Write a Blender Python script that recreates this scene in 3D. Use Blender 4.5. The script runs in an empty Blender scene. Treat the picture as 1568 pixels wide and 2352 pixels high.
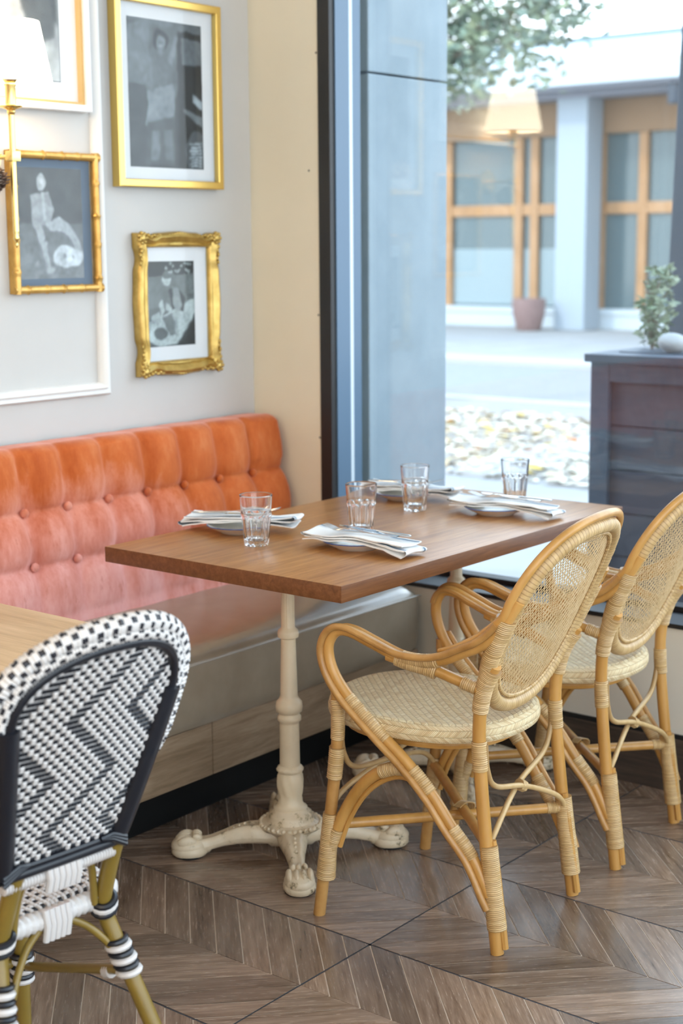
import bpy, bmesh, math, random
from mathutils import Vector, Matrix, noise
random.seed(7)
sc = bpy.context.scene
COL = sc.collection
PI = math.pi

# ---------------------------------------------------------------- camera
CAM = dict(f=3508.71, yaw=.6746, pitch=.1738, roll=-.0073, loc=(3.0708, -2.4354, 1.4557))
cd = bpy.data.cameras.new('camera')
cam = bpy.data.objects.new('camera', cd); COL.objects.link(cam); sc.camera = cam
cd.sensor_fit = 'VERTICAL'; cd.sensor_height = 36.0; cd.sensor_width = 24.0
cd.lens = CAM['f'] / 2352 * 36.0
cd.clip_start = .05; cd.clip_end = 300
_y, _p, _r = CAM['yaw'], CAM['pitch'], CAM['roll']
_f = Vector((-math.sin(_y) * math.cos(_p), math.cos(_y) * math.cos(_p), -math.sin(_p)))
_rt = Vector((math.cos(_y), math.sin(_y), 0)); _up = _rt.cross(_f)
_c, _s = math.cos(_r), math.sin(_r)
_R, _U = _c * _rt + _s * _up, -_s * _rt + _c * _up
m4 = Matrix((( _R.x, _U.x, -_f.x, 0), (_R.y, _U.y, -_f.y, 0), (_R.z, _U.z, -_f.z, 0), (0, 0, 0, 1)))
m4.translation = Vector(CAM['loc']); cam.matrix_world = m4
cd.dof.use_dof = True; cd.dof.focus_distance = 3.0; cd.dof.aperture_fstop = 3.8

# ---------------------------------------------------------------- world, exposure
w = bpy.data.worlds.new('sky'); sc.world = w; w.use_nodes = True
nt = w.node_tree; bg = nt.nodes['Background']
tc = nt.nodes.new('ShaderNodeTexCoord'); sx = nt.nodes.new('ShaderNodeSeparateXYZ')
rmp = nt.nodes.new('ShaderNodeValToRGB')
rmp.color_ramp.elements[0].position = 0.0; rmp.color_ramp.elements[0].color = (.88, .945, 1.0, 1)
rmp.color_ramp.elements[1].position = .9; rmp.color_ramp.elements[1].color = (.54, .76, 1.0, 1)
nt.links.new(tc.outputs['Generated'], sx.inputs[0]); nt.links.new(sx.outputs['Z'], rmp.inputs[0])
nt.links.new(rmp.outputs[0], bg.inputs['Color'])
bg.inputs['Strength'].default_value = 2.2
sun_d = bpy.data.lights.new('sun', 'SUN'); sun_d.energy = .8; sun_d.angle = .06; sun_d.color = (1, .95, .86)
sun = bpy.data.objects.new('sun', sun_d); COL.objects.link(sun)
sun.rotation_euler = Vector((.35, .75, -.62)).to_track_quat('-Z', 'Y').to_euler()   # from behind this building, on the street
vs = sc.view_settings; vs.view_transform = 'Standard'; vs.look = 'None'; vs.exposure = 1.12; vs.gamma = 1.0; vs.use_curve_mapping = False
cy = sc.cycles; cy.max_bounces = 10; cy.transparent_max_bounces = 16; cy.transmission_bounces = 8; cy.glossy_bounces = 4; cy.diffuse_bounces = 4
cy.caustics_reflective = False; cy.sample_clamp_indirect = 6.0; cy.use_denoising = True

# ---------------------------------------------------------------- helpers
class MB:
    """collects faces for ONE mesh; optional uv per face corner"""
    def __init__(s): s.v = []; s.f = []; s.uv = []; s.mi = []
    def add(s, vs_, fs, uvs=None, mi=0):
        o = len(s.v); s.v += [tuple(a) for a in vs_]
        for i, f in enumerate(fs):
            s.f.append([o + k for k in f]); s.uv.append(uvs[i] if uvs else [(0, 0)] * len(f)); s.mi.append(mi)
        return s
    def box(s, lo, hi, b=0.0, M=None, mi=0):
        x0, y0, z0 = lo; x1, y1, z1 = hi
        if b <= 0:
            vs_ = [(x0,y0,z0),(x1,y0,z0),(x1,y1,z0),(x0,y1,z0),(x0,y0,z1),(x1,y0,z1),(x1,y1,z1),(x0,y1,z1)]
            fs = [(0,3,2,1),(4,5,6,7),(0,1,5,4),(1,2,6,5),(2,3,7,6),(3,0,4,7)]
        else:
            bm = bmesh.new(); bmesh.ops.create_cube(bm, size=1)
            for v in bm.verts: v.co = Vector(((x0+x1)/2+v.co.x*(x1-x0), (y0+y1)/2+v.co.y*(y1-y0), (z0+z1)/2+v.co.z*(z1-z0)))
            bmesh.ops.bevel(bm, geom=bm.edges[:], offset=b, segments=2, profile=.6, affect='EDGES')
            bm.verts.index_update()
            vs_ = [v.co.copy() for v in bm.verts]; fs = [[v.index for v in f.verts] for f in bm.faces]; bm.free()
        if M: vs_ = [M @ Vector(v) for v in vs_]
        return s.add(vs_, fs, None, mi)
    def bar(s, a, b_, w_, h_, up=(0, 0, 1), bev=0.0, mi=0):
        a, b_ = Vector(a), Vector(b_); d = b_ - a; L = d.length; d.normalize(); u = Vector(up)
        sd = d.cross(u).normalized(); u = sd.cross(d)
        M = Matrix(((d.x, sd.x, u.x, a.x), (d.y, sd.y, u.y, a.y), (d.z, sd.z, u.z, a.z), (0, 0, 0, 1)))
        return s.box((0, -w_/2, -h_/2), (L, w_/2, h_/2), bev, M, mi)
    def tube(s, path, r, n=10, closed=False, cap=True, sy=1.0, nrm=None, mi=0, uvs=1.0):
        P = [Vector(a) for a in path]; N = len(P)
        R = r if isinstance(r, (list, tuple)) else [r] * N
        def tan(i):
            if closed: t = P[(i+1) % N] - P[i-1]
            else: t = P[min(i+1, N-1)] - P[max(i-1, 0)]
            return t.normalized() if t.length > 1e-9 else Vector((0, 0, 1))
        t0 = tan(0); up = Vector(nrm) if nrm else (Vector((0, 0, 1)) if abs(t0.z) < .9 else Vector((1, 0, 0)))
        nn = (up - t0 * up.dot(t0)).normalized(); vs_ = []; L = 0; Ls = []
        for i in range(N):
            t = tan(i)
            if nrm: nn = Vector(nrm)
            nn = (nn - t * nn.dot(t)).normalized(); bb = t.cross(nn)
            if i: L += (P[i] - P[i-1]).length
            Ls.append(L)
            for k in range(n):
                a = 2 * PI * k / n
                vs_.append(P[i] + (nn * math.cos(a) * sy + bb * math.sin(a)) * R[i])
        fs = []; uv = []; M_ = N if closed else N - 1
        for i in range(M_):
            j = (i + 1) % N; l0 = Ls[i] * uvs; l1 = (Ls[j] if j else L + (P[0]-P[-1]).length) * uvs
            for k in range(n):
                q = (k + 1) % n
                fs.append((i*n+k, i*n+q, j*n+q, j*n+k)); uv.append([(l0, k/n), (l0, (k+1)/n), (l1, (k+1)/n), (l1, k/n)])
        if cap and not closed:
            fs.append(tuple(range(n-1, -1, -1))); uv.append([(0, 0)] * n)
            fs.append(tuple((N-1)*n + k for k in range(n))); uv.append([(0, 0)] * n)
        return s.add(vs_, fs, uv, mi)
    def wrap(s, path, r, pitch=.004, n=10, depth=.0009, sy=1.0, nrm=None, r_end=None):
        """a pole bound with flat cane: a sleeve with one rib per turn"""
        P = resample(path, max(2, int(2 * plen(path) / pitch)))
        N = len(P); R = []
        for i in range(N):
            rr = r if r_end is None else r + (r_end - r) * i / (N - 1)
            R.append(rr + (depth * (.7 + .6 * random.random()) if i % 2 else 0))
        return s.tube(P, R, n, sy=sy, nrm=nrm, uvs=(N - 1) / (2 * max(1e-6, plen(P))))
    def lathe(s, prof, n=24, mod=None, M=None, mi=0, cap=True):
        vs_ = []
        for (r, z) in prof:
            for k in range(n):
                a = 2 * PI * k / n; rr = r * (mod(a, z, r) if mod else 1)
                v = Vector((rr * math.cos(a), rr * math.sin(a), z)); vs_.append(M @ v if M else v)
        fs = []; uv = []
        for i in range(len(prof) - 1):
            for k in range(n):
                q = (k + 1) % n; fs.append((i*n+k, i*n+q, (i+1)*n+q, (i+1)*n+k))
                uv.append([(k/n, i), ((k+1)/n, i), ((k+1)/n, i+1), (k/n, i+1)])
        if cap and prof[0][0] > 1e-6: fs.append(tuple(range(n-1, -1, -1))); uv.append([(0, 0)] * n)
        if cap and prof[-1][0] > 1e-6: fs.append(tuple((len(prof)-1)*n + k for k in range(n))); uv.append([(0, 0)] * n)
        return s.add(vs_, fs, uv, mi)
    def ball(s, c, r, n=12, m=8, M=None, fn=None, mi=0):
        rx, ry, rz = r if isinstance(r, (list, tuple)) else (r, r, r); vs_ = []; c = Vector(c)
        for i in range(m + 1):
            th = PI * i / m
            for k in range(n):
                a = 2 * PI * k / n; v = Vector((math.sin(th)*math.cos(a)*rx, math.sin(th)*math.sin(a)*ry, math.cos(th)*rz))
                if fn: v = fn(v)
                if M: v = M @ v
                vs_.append(c + v)
        fs = [(i*n+k, (i+1)*n+k, (i+1)*n+(k+1) % n, i*n+(k+1) % n) for i in range(m) for k in range(n)]
        return s.add(vs_, fs, None, mi)
    def grid(s, fn, nu, nv, mi=0, flip=False, uvf=None):
        vs_ = [fn(i / nu, j / nv) for j in range(nv + 1) for i in range(nu + 1)]; fs = []; uv = []
        for j in range(nv):
            for i in range(nu):
                a = j*(nu+1)+i; f = (a, a+1, a+nu+2, a+nu+1)
                c = [(i/nu, j/nv), ((i+1)/nu, j/nv), ((i+1)/nu, (j+1)/nv), (i/nu, (j+1)/nv)]
                if uvf: c = [uvf(*q) for q in c]
                if flip: f = f[::-1]; c = c[::-1]
                fs.append(f); uv.append(c)
        return s.add(vs_, fs, uv, mi)
    def prism(s, poly, z0, z1, mi=0):
        n = len(poly)
        vs_ = [(x, y, z0) for x, y in poly] + [(x, y, z1) for x, y in poly]
        fs = [tuple(range(n-1, -1, -1)), tuple(range(n, 2*n))] + [(k, (k+1) % n, n+(k+1) % n, n+k) for k in range(n)]
        return s.add(vs_, fs, None, mi)

def plen(path):
    P = [Vector(a) for a in path]; return sum((P[i+1]-P[i]).length for i in range(len(P)-1))
def resample(path, n):
    P = [Vector(a) for a in path]; d = [0]
    for i in range(len(P)-1): d.append(d[-1] + (P[i+1]-P[i]).length)
    out = []; j = 0
    for i in range(n + 1):
        t = d[-1] * i / n
        while j < len(P)-2 and d[j+1] < t: j += 1
        out.append(P[j].lerp(P[j+1], min(1, max(0, (t-d[j]) / max(1e-9, d[j+1]-d[j])))))
    return out
def spline(pts, k=8, closed=False):
    """Catmull-Rom through the points"""
    P = [Vector(a) for a in pts]; n = len(P); out = []
    g = (lambda i: P[i % n]) if closed else (lambda i: P[min(max(i, 0), n-1)])
    for i in range(n if closed else n - 1):
        a, b, c, d = g(i-1), g(i), g(i+1), g(i+2)
        for q in range(k):
            t = q / k
            out.append(.5*((2*b) + (c-a)*t + (2*a-5*b+4*c-d)*t*t + (3*b-a-3*c+d)*t**3))
    if not closed: out.append(P[-1].copy())
    return out

def obj(name, mb, material, parent=None, smooth=True, angle=40, loc=None, kind=None):
    me = bpy.data.meshes.new(name); me.from_pydata(mb.v, [], mb.f); me.update()
    uvl = me.uv_layers.new(name='UVMap')
    flat = [c for f in mb.uv for p in f for c in p]
    uvl.data.foreach_set('uv', flat)
    mats = material if isinstance(material, (list, tuple)) else [material]
    for m in mats: me.materials.append(m)
    if len(mats) > 1: me.polygons.foreach_set('material_index', mb.mi)
    if smooth:
        me.polygons.foreach_set('use_smooth', [True] * len(me.polygons))
        try: me.set_sharp_from_angle(angle=math.radians(angle))
        except Exception: pass
    o = bpy.data.objects.new(name, me); COL.objects.link(o)
    if parent: o.parent = parent
    if loc: o.location = loc
    if kind: o['kind'] = kind
    return o
def thing(name, label, cat, loc=(0, 0, 0), rz=0.0, group=None):
    o = bpy.data.objects.new(name, None); COL.objects.link(o); o.empty_display_size = .1
    o.location = loc; o.rotation_euler = (0, 0, rz); o['label'] = label; o['category'] = cat
    if group: o['group'] = group
    return o
def tag(o, label, cat, group=None):
    o['label'] = label; o['category'] = cat
    if group: o['group'] = group
    return o
def dup(root, loc, rz, label, group=None):
    r = root.copy(); COL.objects.link(r); r.location = loc; r.rotation_euler = (0, 0, rz); r['label'] = label
    if group: r['group'] = group
    for ch in list(root.children):
        c = ch.copy(); COL.objects.link(c); c.parent = r
        for g in list(ch.children):
            d = g.copy(); COL.objects.link(d); d.parent = c
    return r

# ---------------------------------------------------------------- materials
class NT:
    def __init__(s, m): s.t = m.node_tree; s.L = s.t.links.new
    def n(s, typ, **kw):
        nd = s.t.nodes.new('ShaderNode' + typ)
        for k, v in kw.items():
            if k.startswith('i_'):
                nd.inputs[int(k[2:]) if k[2:].isdigit() else k[2:]].default_value = v
            else: setattr(nd, k, v)
        return nd
    def math(s, op, a, b=None, c=None):
        nd = s.n('Math', operation=op)
        for i, x in enumerate((a, b, c)):
            if x is None: continue
            if isinstance(x, (int, float)): nd.inputs[i].default_value = x
            else: s.L(x, nd.inputs[i])
        return nd.outputs[0]
    def ramp(s, fac, stops):
        nd = s.n('ValToRGB'); e = nd.color_ramp.elements
        while len(e) < len(stops): e.new(.5)
        for k, (p, c) in enumerate(stops): e[k].position = p; e[k].color = (*c, 1)
        s.L(fac, nd.inputs[0]); return nd.outputs[0]
    def mix(s, fac, a, b):
        nd = s.n('Mix', data_type='RGBA')
        for i, x in ((0, fac), (6, a), (7, b)):
            if isinstance(x, (int, float)): nd.inputs[i].default_value = x
            elif isinstance(x, tuple): nd.inputs[i].default_value = (*x, 1)
            else: s.L(x, nd.inputs[i])
        return nd.outputs[2]
    def coord(s, kind='Object', scale=(1, 1, 1), rot=(0, 0, 0), rand=False):
        tc_ = s.n('TexCoord'); mp = s.n('Mapping'); mp.inputs['Scale'].default_value = scale; mp.inputs['Rotation'].default_value = rot
        s.L(tc_.outputs[kind], mp.inputs['Vector'])
        if rand:
            oi = s.n('ObjectInfo'); cx = s.n('CombineXYZ'); r10 = s.math('MULTIPLY', oi.outputs['Random'], 37.0)
            for i in range(3): s.L(r10, cx.inputs[i])
            s.L(cx.outputs[0], mp.inputs['Location'])
        return mp.outputs[0]
    def noise(s, vec, scale, detail=4, rough=.6, dist=0):
        nd = s.n('TexNoise'); nd.inputs['Scale'].default_value = scale; nd.inputs['Detail'].default_value = detail
        nd.inputs['Roughness'].default_value = rough; nd.inputs['Distortion'].default_value = dist
        s.L(vec, nd.inputs['Vector']); return nd.outputs['Fac']
    def bump(s, h, strength=.3, dist=.002):
        b = s.n('Bump'); b.inputs['Strength'].default_value = strength; b.inputs['Distance'].default_value = dist
        s.L(h, b.inputs['Height']); return b.outputs[0]
def mat(name, color=(.8, .8, .8), rough=.5, metal=0.0, spec=.5, **kw):
    m = bpy.data.materials.new(name); m.use_nodes = True
    b = m.node_tree.nodes['Principled BSDF']
    b.inputs['Base Color'].default_value = (*color, 1); b.inputs['Roughness'].default_value = rough
    b.inputs['Metallic'].default_value = metal; b.inputs['Specular IOR Level'].default_value = spec
    for k, v in kw.items(): b.inputs[k.replace('_', ' ')].default_value = v
    return m
def bsdf(m): return m.node_tree.nodes['Principled BSDF']
def noisy(name, c0, c1, scale=8, rough=.5, bump=.0, bscale=None, bdist=.002, coord=(1, 1, 1), detail=4, lo=.3, hi=.7, rand=False, **kw):
    m = mat(name, c0, rough, **kw); t = NT(m); v = t.coord('Object', coord, rand=rand)
    f = t.noise(v, scale, detail); t.L(t.ramp(f, [(lo, c0), (hi, c1)]), bsdf(m).inputs['Base Color'])
    if bump: t.L(t.bump(t.noise(v, bscale or scale * 4, 5), bump, bdist), bsdf(m).inputs['Normal'])
    return m
def wood(name, c0, c1, c2, along='x', rough=.45, scale=1.0, spec=.5, bump=.12, rand=True, stretch=14):
    m = mat(name, c1, rough, spec=spec); t = NT(m)
    k = {'x': (1, stretch, stretch), 'y': (stretch, 1, stretch), 'z': (stretch, stretch, 1)}[along]
    v = t.coord('Object', tuple(a * scale for a in k), rand=rand)
    f = t.noise(v, 3.2, 6, .62, .6); g = t.noise(v, 14, 5, .7)
    h = t.math('ADD', t.math('MULTIPLY', f, .7), t.math('MULTIPLY', g, .3))
    t.L(t.ramp(h, [(.34, c0), (.5, c1), (.66, c2)]), bsdf(m).inputs['Base Color'])
    if bump: t.L(t.bump(g, bump, .001), bsdf(m).inputs['Normal'])
    return m
def arch_glass(name, tint=(.965, .985, .99), rough=0.0, ior=1.5):
    """a thin clear pane: part mirror by Fresnel, the rest passes straight through"""
    m = bpy.data.materials.new(name); m.use_nodes = True; t = NT(m); nd = m.node_tree.nodes; nd.clear()
    out = t.n('OutputMaterial'); mx = t.n('MixShader'); tr = t.n('BsdfTransparent'); gl = t.n('BsdfGlossy'); ge = t.n('NewGeometry'); vm = t.n('VectorMath', operation='DOT_PRODUCT')
    tr.inputs[0].default_value = (*tint, 1); gl.inputs['Color'].default_value = (1, 1, 1, 1); gl.inputs['Roughness'].default_value = rough; r0 = ((ior - 1)/(ior + 1)) ** 2
    t.L(ge.outputs['Incoming'], vm.inputs[0]); t.L(ge.outputs['Normal'], vm.inputs[1])
    fz = t.math('POWER', t.math('SUBTRACT', 1.0, t.math('ABSOLUTE', vm.outputs['Value'])), 5.0)      # Schlick, the same from both faces
    t.L(t.math('ADD', r0, t.math('MULTIPLY', fz, 1 - r0)), mx.inputs[0]); t.L(tr.outputs[0], mx.inputs[1]); t.L(gl.outputs[0], mx.inputs[2]); t.L(mx.outputs[0], out.inputs[0])
    return m
def emit(name, color, strength):
    m = mat(name, color, .6); b = bsdf(m); b.inputs['Emission Color'].default_value = (*color, 1); b.inputs['Emission Strength'].default_value = strength
    return m

M_ = {}
M_['wall'] = noisy('white_wall_paint', (.535, .517, .492), (.565, .547, .522), 3, .62, .06, 160, .0006)
M_['backwall'] = noisy('warm_cream_wall_paint', (.72, .65, .50), (.75, .68, .53), 3, .62, .06, 160, .0006)
M_['lowwall'] = noisy('beige_wall_paint', (.76, .70, .59), (.80, .74, .63), 4, .6, .05, 120, .0006)
M_['ceil'] = noisy('ceiling_paint', (.80, .79, .76), (.82, .81, .78), 2, .8)
M_['trimw'] = mat('white_gloss_trim', (.78, .77, .75), .38)
M_['grout'] = noisy('grout', (.56, .45, .35), (.64, .53, .42), 30, .7)
M_['joint'] = mat('dark_tile_joint', (.035, .035, .042), .6)
M_['black'] = mat('black_frame_metal', (.012, .012, .013), .45)
M_['blackkick'] = mat('black_toe_kick', (.006, .006, .006), .6, spec=.2)
M_['alu'] = mat('blue_grey_frame_metal', (.115, .19, .28), .4)
M_['alul'] = mat('pale_gasket', (.72, .80, .85), .35)
M_['pane'] = arch_glass('window_glass')
M_['picglass'] = arch_glass('picture_glass', (.98, .985, .985), ior=1.22)
M_['concrete'] = noisy('pale_concrete', (.235, .29, .325), (.31, .365, .40), 5, .85, .25, 60, .002, detail=8, lo=.25, hi=.75)
M_['baseb'] = wood('dark_plank_baseboard', (.035, .025, .02), (.06, .042, .032), (.10, .07, .05), 'x', .5)
# plank floor
def floor_mat():
    m = mat('wood_look_plank', (.2, .14, .1), .3, spec=1.0); t = NT(m); oi = t.n('ObjectInfo')
    v = t.coord('Object', (1.2, 15, 15), rand=True)
    f = t.noise(v, 3.0, 7, .66, .9); g = t.noise(v, 13, 4, .62)
    h = t.math('ADD', t.math('MULTIPLY', f, .62), t.math('MULTIPLY', g, .38))
    c = t.ramp(h, [(.30, (.060, .036, .023)), (.46, (.185, .120, .081)), (.64, (.30, .208, .148)), (.85, (.34, .245, .18))])
    k = t.math('ADD', .62, t.math('MULTIPLY', oi.outputs['Random'], .75))
    mm = t.n('Vector_Math' if False else 'VectorMath', operation='SCALE'); t.L(c, mm.inputs[0]); t.L(k, mm.inputs['Scale'])
    t.L(mm.outputs[0], bsdf(m).inputs['Base Color'])
    t.L(t.math('ADD', .15, t.math('MULTIPLY', g, .20)), bsdf(m).inputs['Roughness'])
    t.L(t.bump(g, .14, .0008), bsdf(m).inputs['Normal']); return m
M_['plank'] = floor_mat()
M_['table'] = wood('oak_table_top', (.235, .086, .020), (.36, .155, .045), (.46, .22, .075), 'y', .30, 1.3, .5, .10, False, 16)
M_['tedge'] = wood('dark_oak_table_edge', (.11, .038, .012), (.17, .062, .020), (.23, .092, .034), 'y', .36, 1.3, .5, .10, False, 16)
M_['table2'] = wood('pale_oak_table_top', (.46, .27, .12), (.58, .365, .18), (.67, .45, .25), 'x', .4, 1.2, .5, .08, False, 12)
M_['iron'] = noisy('cream_painted_iron', (.74, .61, .42), (.62, .50, .34), 9, .36, .15, 90, .001, lo=.45, hi=.8)
def chipped():
    m = mat('chipped_cream_iron', (.6, .5, .38), .38); t = NT(m); v = t.coord('Object')
    f = t.noise(v, 34, 6, .7); g = t.noise(v, 12, 4)
    c = t.ramp(f, [(.35, (.06, .045, .03)), (.40, (.50, .39, .24)), (.46, (.72, .59, .41)), (.8, (.78, .65, .48))])
    t.L(t.mix(t.math('MULTIPLY', g, .35), c, (.42, .31, .19)), bsdf(m).inputs['Base Color'])
    t.L(t.bump(f, .15, .001), bsdf(m).inputs['Normal']); return m
M_['foot'] = chipped()
M_['rubber'] = mat('black_rubber', (.01, .01, .01), .7)
M_['rattan'] = noisy('honey_rattan_pole', (.42, .20, .042), (.61, .325, .092), 14, .30, .05, 60, .0006, coord=(1, 1, .25), rand=False)
M_['rattan2'] = noisy('reddish_rattan_cane', (.36, .17, .045), (.54, .29, .09), 20, .32, rand=False)
M_['bind'] = noisy('pale_cane_binding', (.55, .35, .14), (.68, .475, .235), 30, .42, .2, 200, .0006)
def _grooves(m, dark):
    t = NT(m); tc_ = t.n('TexCoord'); s_ = t.n('SeparateXYZ'); t.L(tc_.outputs['UV'], s_.inputs[0]); b = bsdf(m)
    k = t.math('ABSOLUTE', t.math('SUBTRACT', t.math('FRACT', s_.outputs[0]), .5)); old = b.inputs['Base Color'].links[0].from_socket
    wn = t.n('TexWhiteNoise', noise_dimensions='1D'); t.L(t.math('FLOOR', s_.outputs[0]), wn.inputs['W'])
    f = t.ramp(k, [(.33, (0, 0, 0)), (.5, (1, 1, 1))]); c = t.mix(t.math('MULTIPLY', wn.outputs['Value'], .35), old, dark)
    t.L(t.mix(t.math('MULTIPLY', f, .75), c, dark), b.inputs['Base Color'])
_grooves(M_['bind'], (.27, .14, .045))
M_['caneweb'] = noisy('cane_webbing_strand', (.56, .38, .18), (.68, .50, .28), 40, .45)
def weave_mat():
    m = mat('herringbone_cane_weave', (.66, .54, .36), .45); t = NT(m)
    tc_ = t.n('TexCoord'); sx_ = t.n('SeparateXYZ'); t.L(tc_.outputs['UV'], sx_.inputs[0]); u, v = sx_.outputs[0], sx_.outputs[1]
    W = .0135; Pp = .0040
    a = t.math('DIVIDE', u, W); fl = t.math('FLOOR', a); fr = t.math('SUBTRACT', a, fl)
    sg = t.math('SUBTRACT', t.math('MULTIPLY', t.math('MODULO', t.math('ABSOLUTE', fl), 2.0), 2.0), 1.0)
    q = t.math('ADD', t.math('DIVIDE', v, Pp), t.math('MULTIPLY', t.math('MULTIPLY', sg, fr), W / Pp))
    ff = t.math('FRACT', q); h = t.math('SINE', t.math('MULTIPLY', ff, PI))
    e = t.math('MULTIPLY', t.math('SINE', t.math('MULTIPLY', fr, PI)), 1.0)
    hh = t.math('MULTIPLY', t.math('POWER', h, .6), t.math('POWER', t.math('ADD', e, .02), .45))
    rnd = t.n('TexWhiteNoise', noise_dimensions='2D'); cx = t.n('CombineXYZ'); t.L(t.math('FLOOR', q), cx.inputs[0]); t.L(fl, cx.inputs[1]); t.L(cx.outputs[0], rnd.inputs['Vector'])
    base = t.ramp(rnd.outputs['Value'], [(0, (.68, .48, .25)), (.5, (.82, .64, .37)), (1, (.90, .75, .48))])
    t.L(t.mix(t.ramp(hh, [(.05, (0, 0, 0)), (.5, (1, 1, 1))]), (.30, .19, .08), base), bsdf(m).inputs['Base Color'])
    t.L(t.bump(hh, .85, .0016), bsdf(m).inputs['Normal']); return m
M_['weave'] = weave_mat()
def velvet():
    m = mat('coral_orange_velvet', (.66, .19, .08), .75, spec=.2); b = bsdf(m)
    b.inputs['Sheen Weight'].default_value = .6; b.inputs['Sheen Roughness'].default_value = .4; b.inputs['Sheen Tint'].default_value = (1.0, .62, .56, 1)
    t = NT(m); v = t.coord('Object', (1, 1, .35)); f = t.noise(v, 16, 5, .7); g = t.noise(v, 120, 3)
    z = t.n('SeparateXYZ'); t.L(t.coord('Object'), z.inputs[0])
    painted_sheen = t.math('ADD', t.math('MULTIPLY', t.math('SUBTRACT', .86, z.outputs[2]), 2.1), t.math('MULTIPLY', t.math('SUBTRACT', f, .5), .6))
    painted_sheen = t.math('SUBTRACT', painted_sheen, t.math('MULTIPLY', t.math('MAXIMUM', 0.0, t.math('SUBTRACT', z.outputs[1], .50)), 1.1))   # sheen of the light painted in: pink low, orange at top and window end
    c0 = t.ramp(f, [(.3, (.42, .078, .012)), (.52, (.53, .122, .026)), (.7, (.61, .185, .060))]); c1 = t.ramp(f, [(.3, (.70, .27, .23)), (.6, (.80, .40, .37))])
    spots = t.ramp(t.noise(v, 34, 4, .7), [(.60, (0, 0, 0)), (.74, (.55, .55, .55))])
    t.L(t.mix(spots, t.mix(t.ramp(painted_sheen, [(0, (0, 0, 0)), (.75, (1, 1, 1))]), c0, c1), (.40, .08, .02)), b.inputs['Base Color'])
    t.L(t.bump(g, .12, .001), b.inputs['Normal']); return m
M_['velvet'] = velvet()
M_['leather'] = noisy('taupe_leather', (.265, .21, .148), (.32, .26, .19), 10, .33, .10, 220, .0008, spec=.55)
bsdf(M_['leather']).inputs['Coat Weight'].default_value = .6; bsdf(M_['leather']).inputs['Coat Roughness'].default_value = .18
M_['fascia'] = wood('weathered_wood_fascia', (.17, .112, .062), (.275, .19, .118), (.37, .275, .185), 'y', .5, 1.0, .4, .15, False, 10)
M_['gold'] = mat('brushed_gold', (.74, .51, .15), .33, 1.0)
M_['goldor'] = noisy('antique_gilt', (.40, .26, .065), (.62, .43, .14), 26, .38, .3, 60, .002, metal=.85)
M_['bamboo'] = noisy('gilded_bamboo', (.46, .25, .05), (.68, .41, .11), 20, .30, metal=.45, coord=(1, 1, 1))
M_['brass'] = mat('pale_brass', (.86, .64, .24), .25, 1.0)
M_['matb'] = mat('white_mat_board', (.76, .76, .77), .8)
M_['darkmat'] = mat('dark_blue_mat_board', (.07, .11, .17), .7)
M_['ochre'] = mat('ochre_liner', (.70, .42, .12), .6)
M_['whitefr'] = mat('white_frame', (.80, .80, .80), .4)
M_['shade'] = emit('lit_cream_shade', (1.0, .86, .64), 4.8)
M_['cone'] = noisy('pinecone_scale', (.05, .028, .018), (.16, .09, .06), 40, .6)
M_['glass'] = mat('clear_glassware', (1, 1, 1), .0, Transmission_Weight=1.0, IOR=1.48)
M_['china'] = mat('ivory_china', (.80, .76, .68), .18)
M_['blue'] = mat('cobalt_rim_glaze', (.02, .05, .22), .2)
M_['steel'] = mat('polished_cutlery_steel', (.72, .73, .74), .16, 1.0)
def napkin_mat():
    m = mat('white_napkin_cotton', (.82, .82, .82), .85, spec=.2); t = NT(m); tc_ = t.n('TexCoord'); s_ = t.n('SeparateXYZ'); t.L(tc_.outputs['UV'], s_.inputs[0])
    v = s_.outputs[1]; acc = None
    for c, hw in ((.90, .040), (.82, .010), (.76, .006)):
        k = t.math('LESS_THAN', t.math('ABSOLUTE', t.math('SUBTRACT', v, c)), hw); acc = k if acc is None else t.math('MAXIMUM', acc, k)
    t.L(t.mix(acc, (.83, .83, .82), (.10, .17, .25)), bsdf(m).inputs['Base Color'])
    t.L(t.bump(t.noise(t.coord('Object'), 700, 2), .2, .0006), bsdf(m).inputs['Normal']); return m
M_['napkin'] = napkin_mat()
M_['olive'] = noisy('olive_bamboo_paint', (.185, .118, .018), (.245, .16, .030), 10, .28)
M_['wwhite'] = mat('white_resin_strand', (.62, .58, .555), .34)
M_['wblack'] = mat('black_resin_strand', (.008, .009, .014), .30)
M_['wback'] = mat('weave_underlay', (.10, .09, .09), .5)
def checker_roll():
    m = mat('white_black_wrapped_roll', (.75, .73, .71), .34); t = NT(m); tc_ = t.n('TexCoord'); s_ = t.n('SeparateXYZ'); t.L(tc_.outputs['UV'], s_.inputs[0])
    a = t.math('DIVIDE', s_.outputs[0], .0115); b_ = t.math('MULTIPLY', s_.outputs[1], 8.0)
    fa, fb = t.math('FLOOR', a), t.math('FLOOR', b_)
    k = t.math('MODULO', t.math('ADD', fa, fb), 2.0)
    inn = t.math('MULTIPLY', t.math('GREATER_THAN', t.math('FRACT', a), .22), t.math('GREATER_THAN', t.math('FRACT', b_), .18))
    t.L(t.mix(t.math('MULTIPLY', k, inn), (.68, .645, .62), (.015, .015, .022)), bsdf(m).inputs['Base Color']); return m
M_['roll'] = checker_roll()
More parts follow.
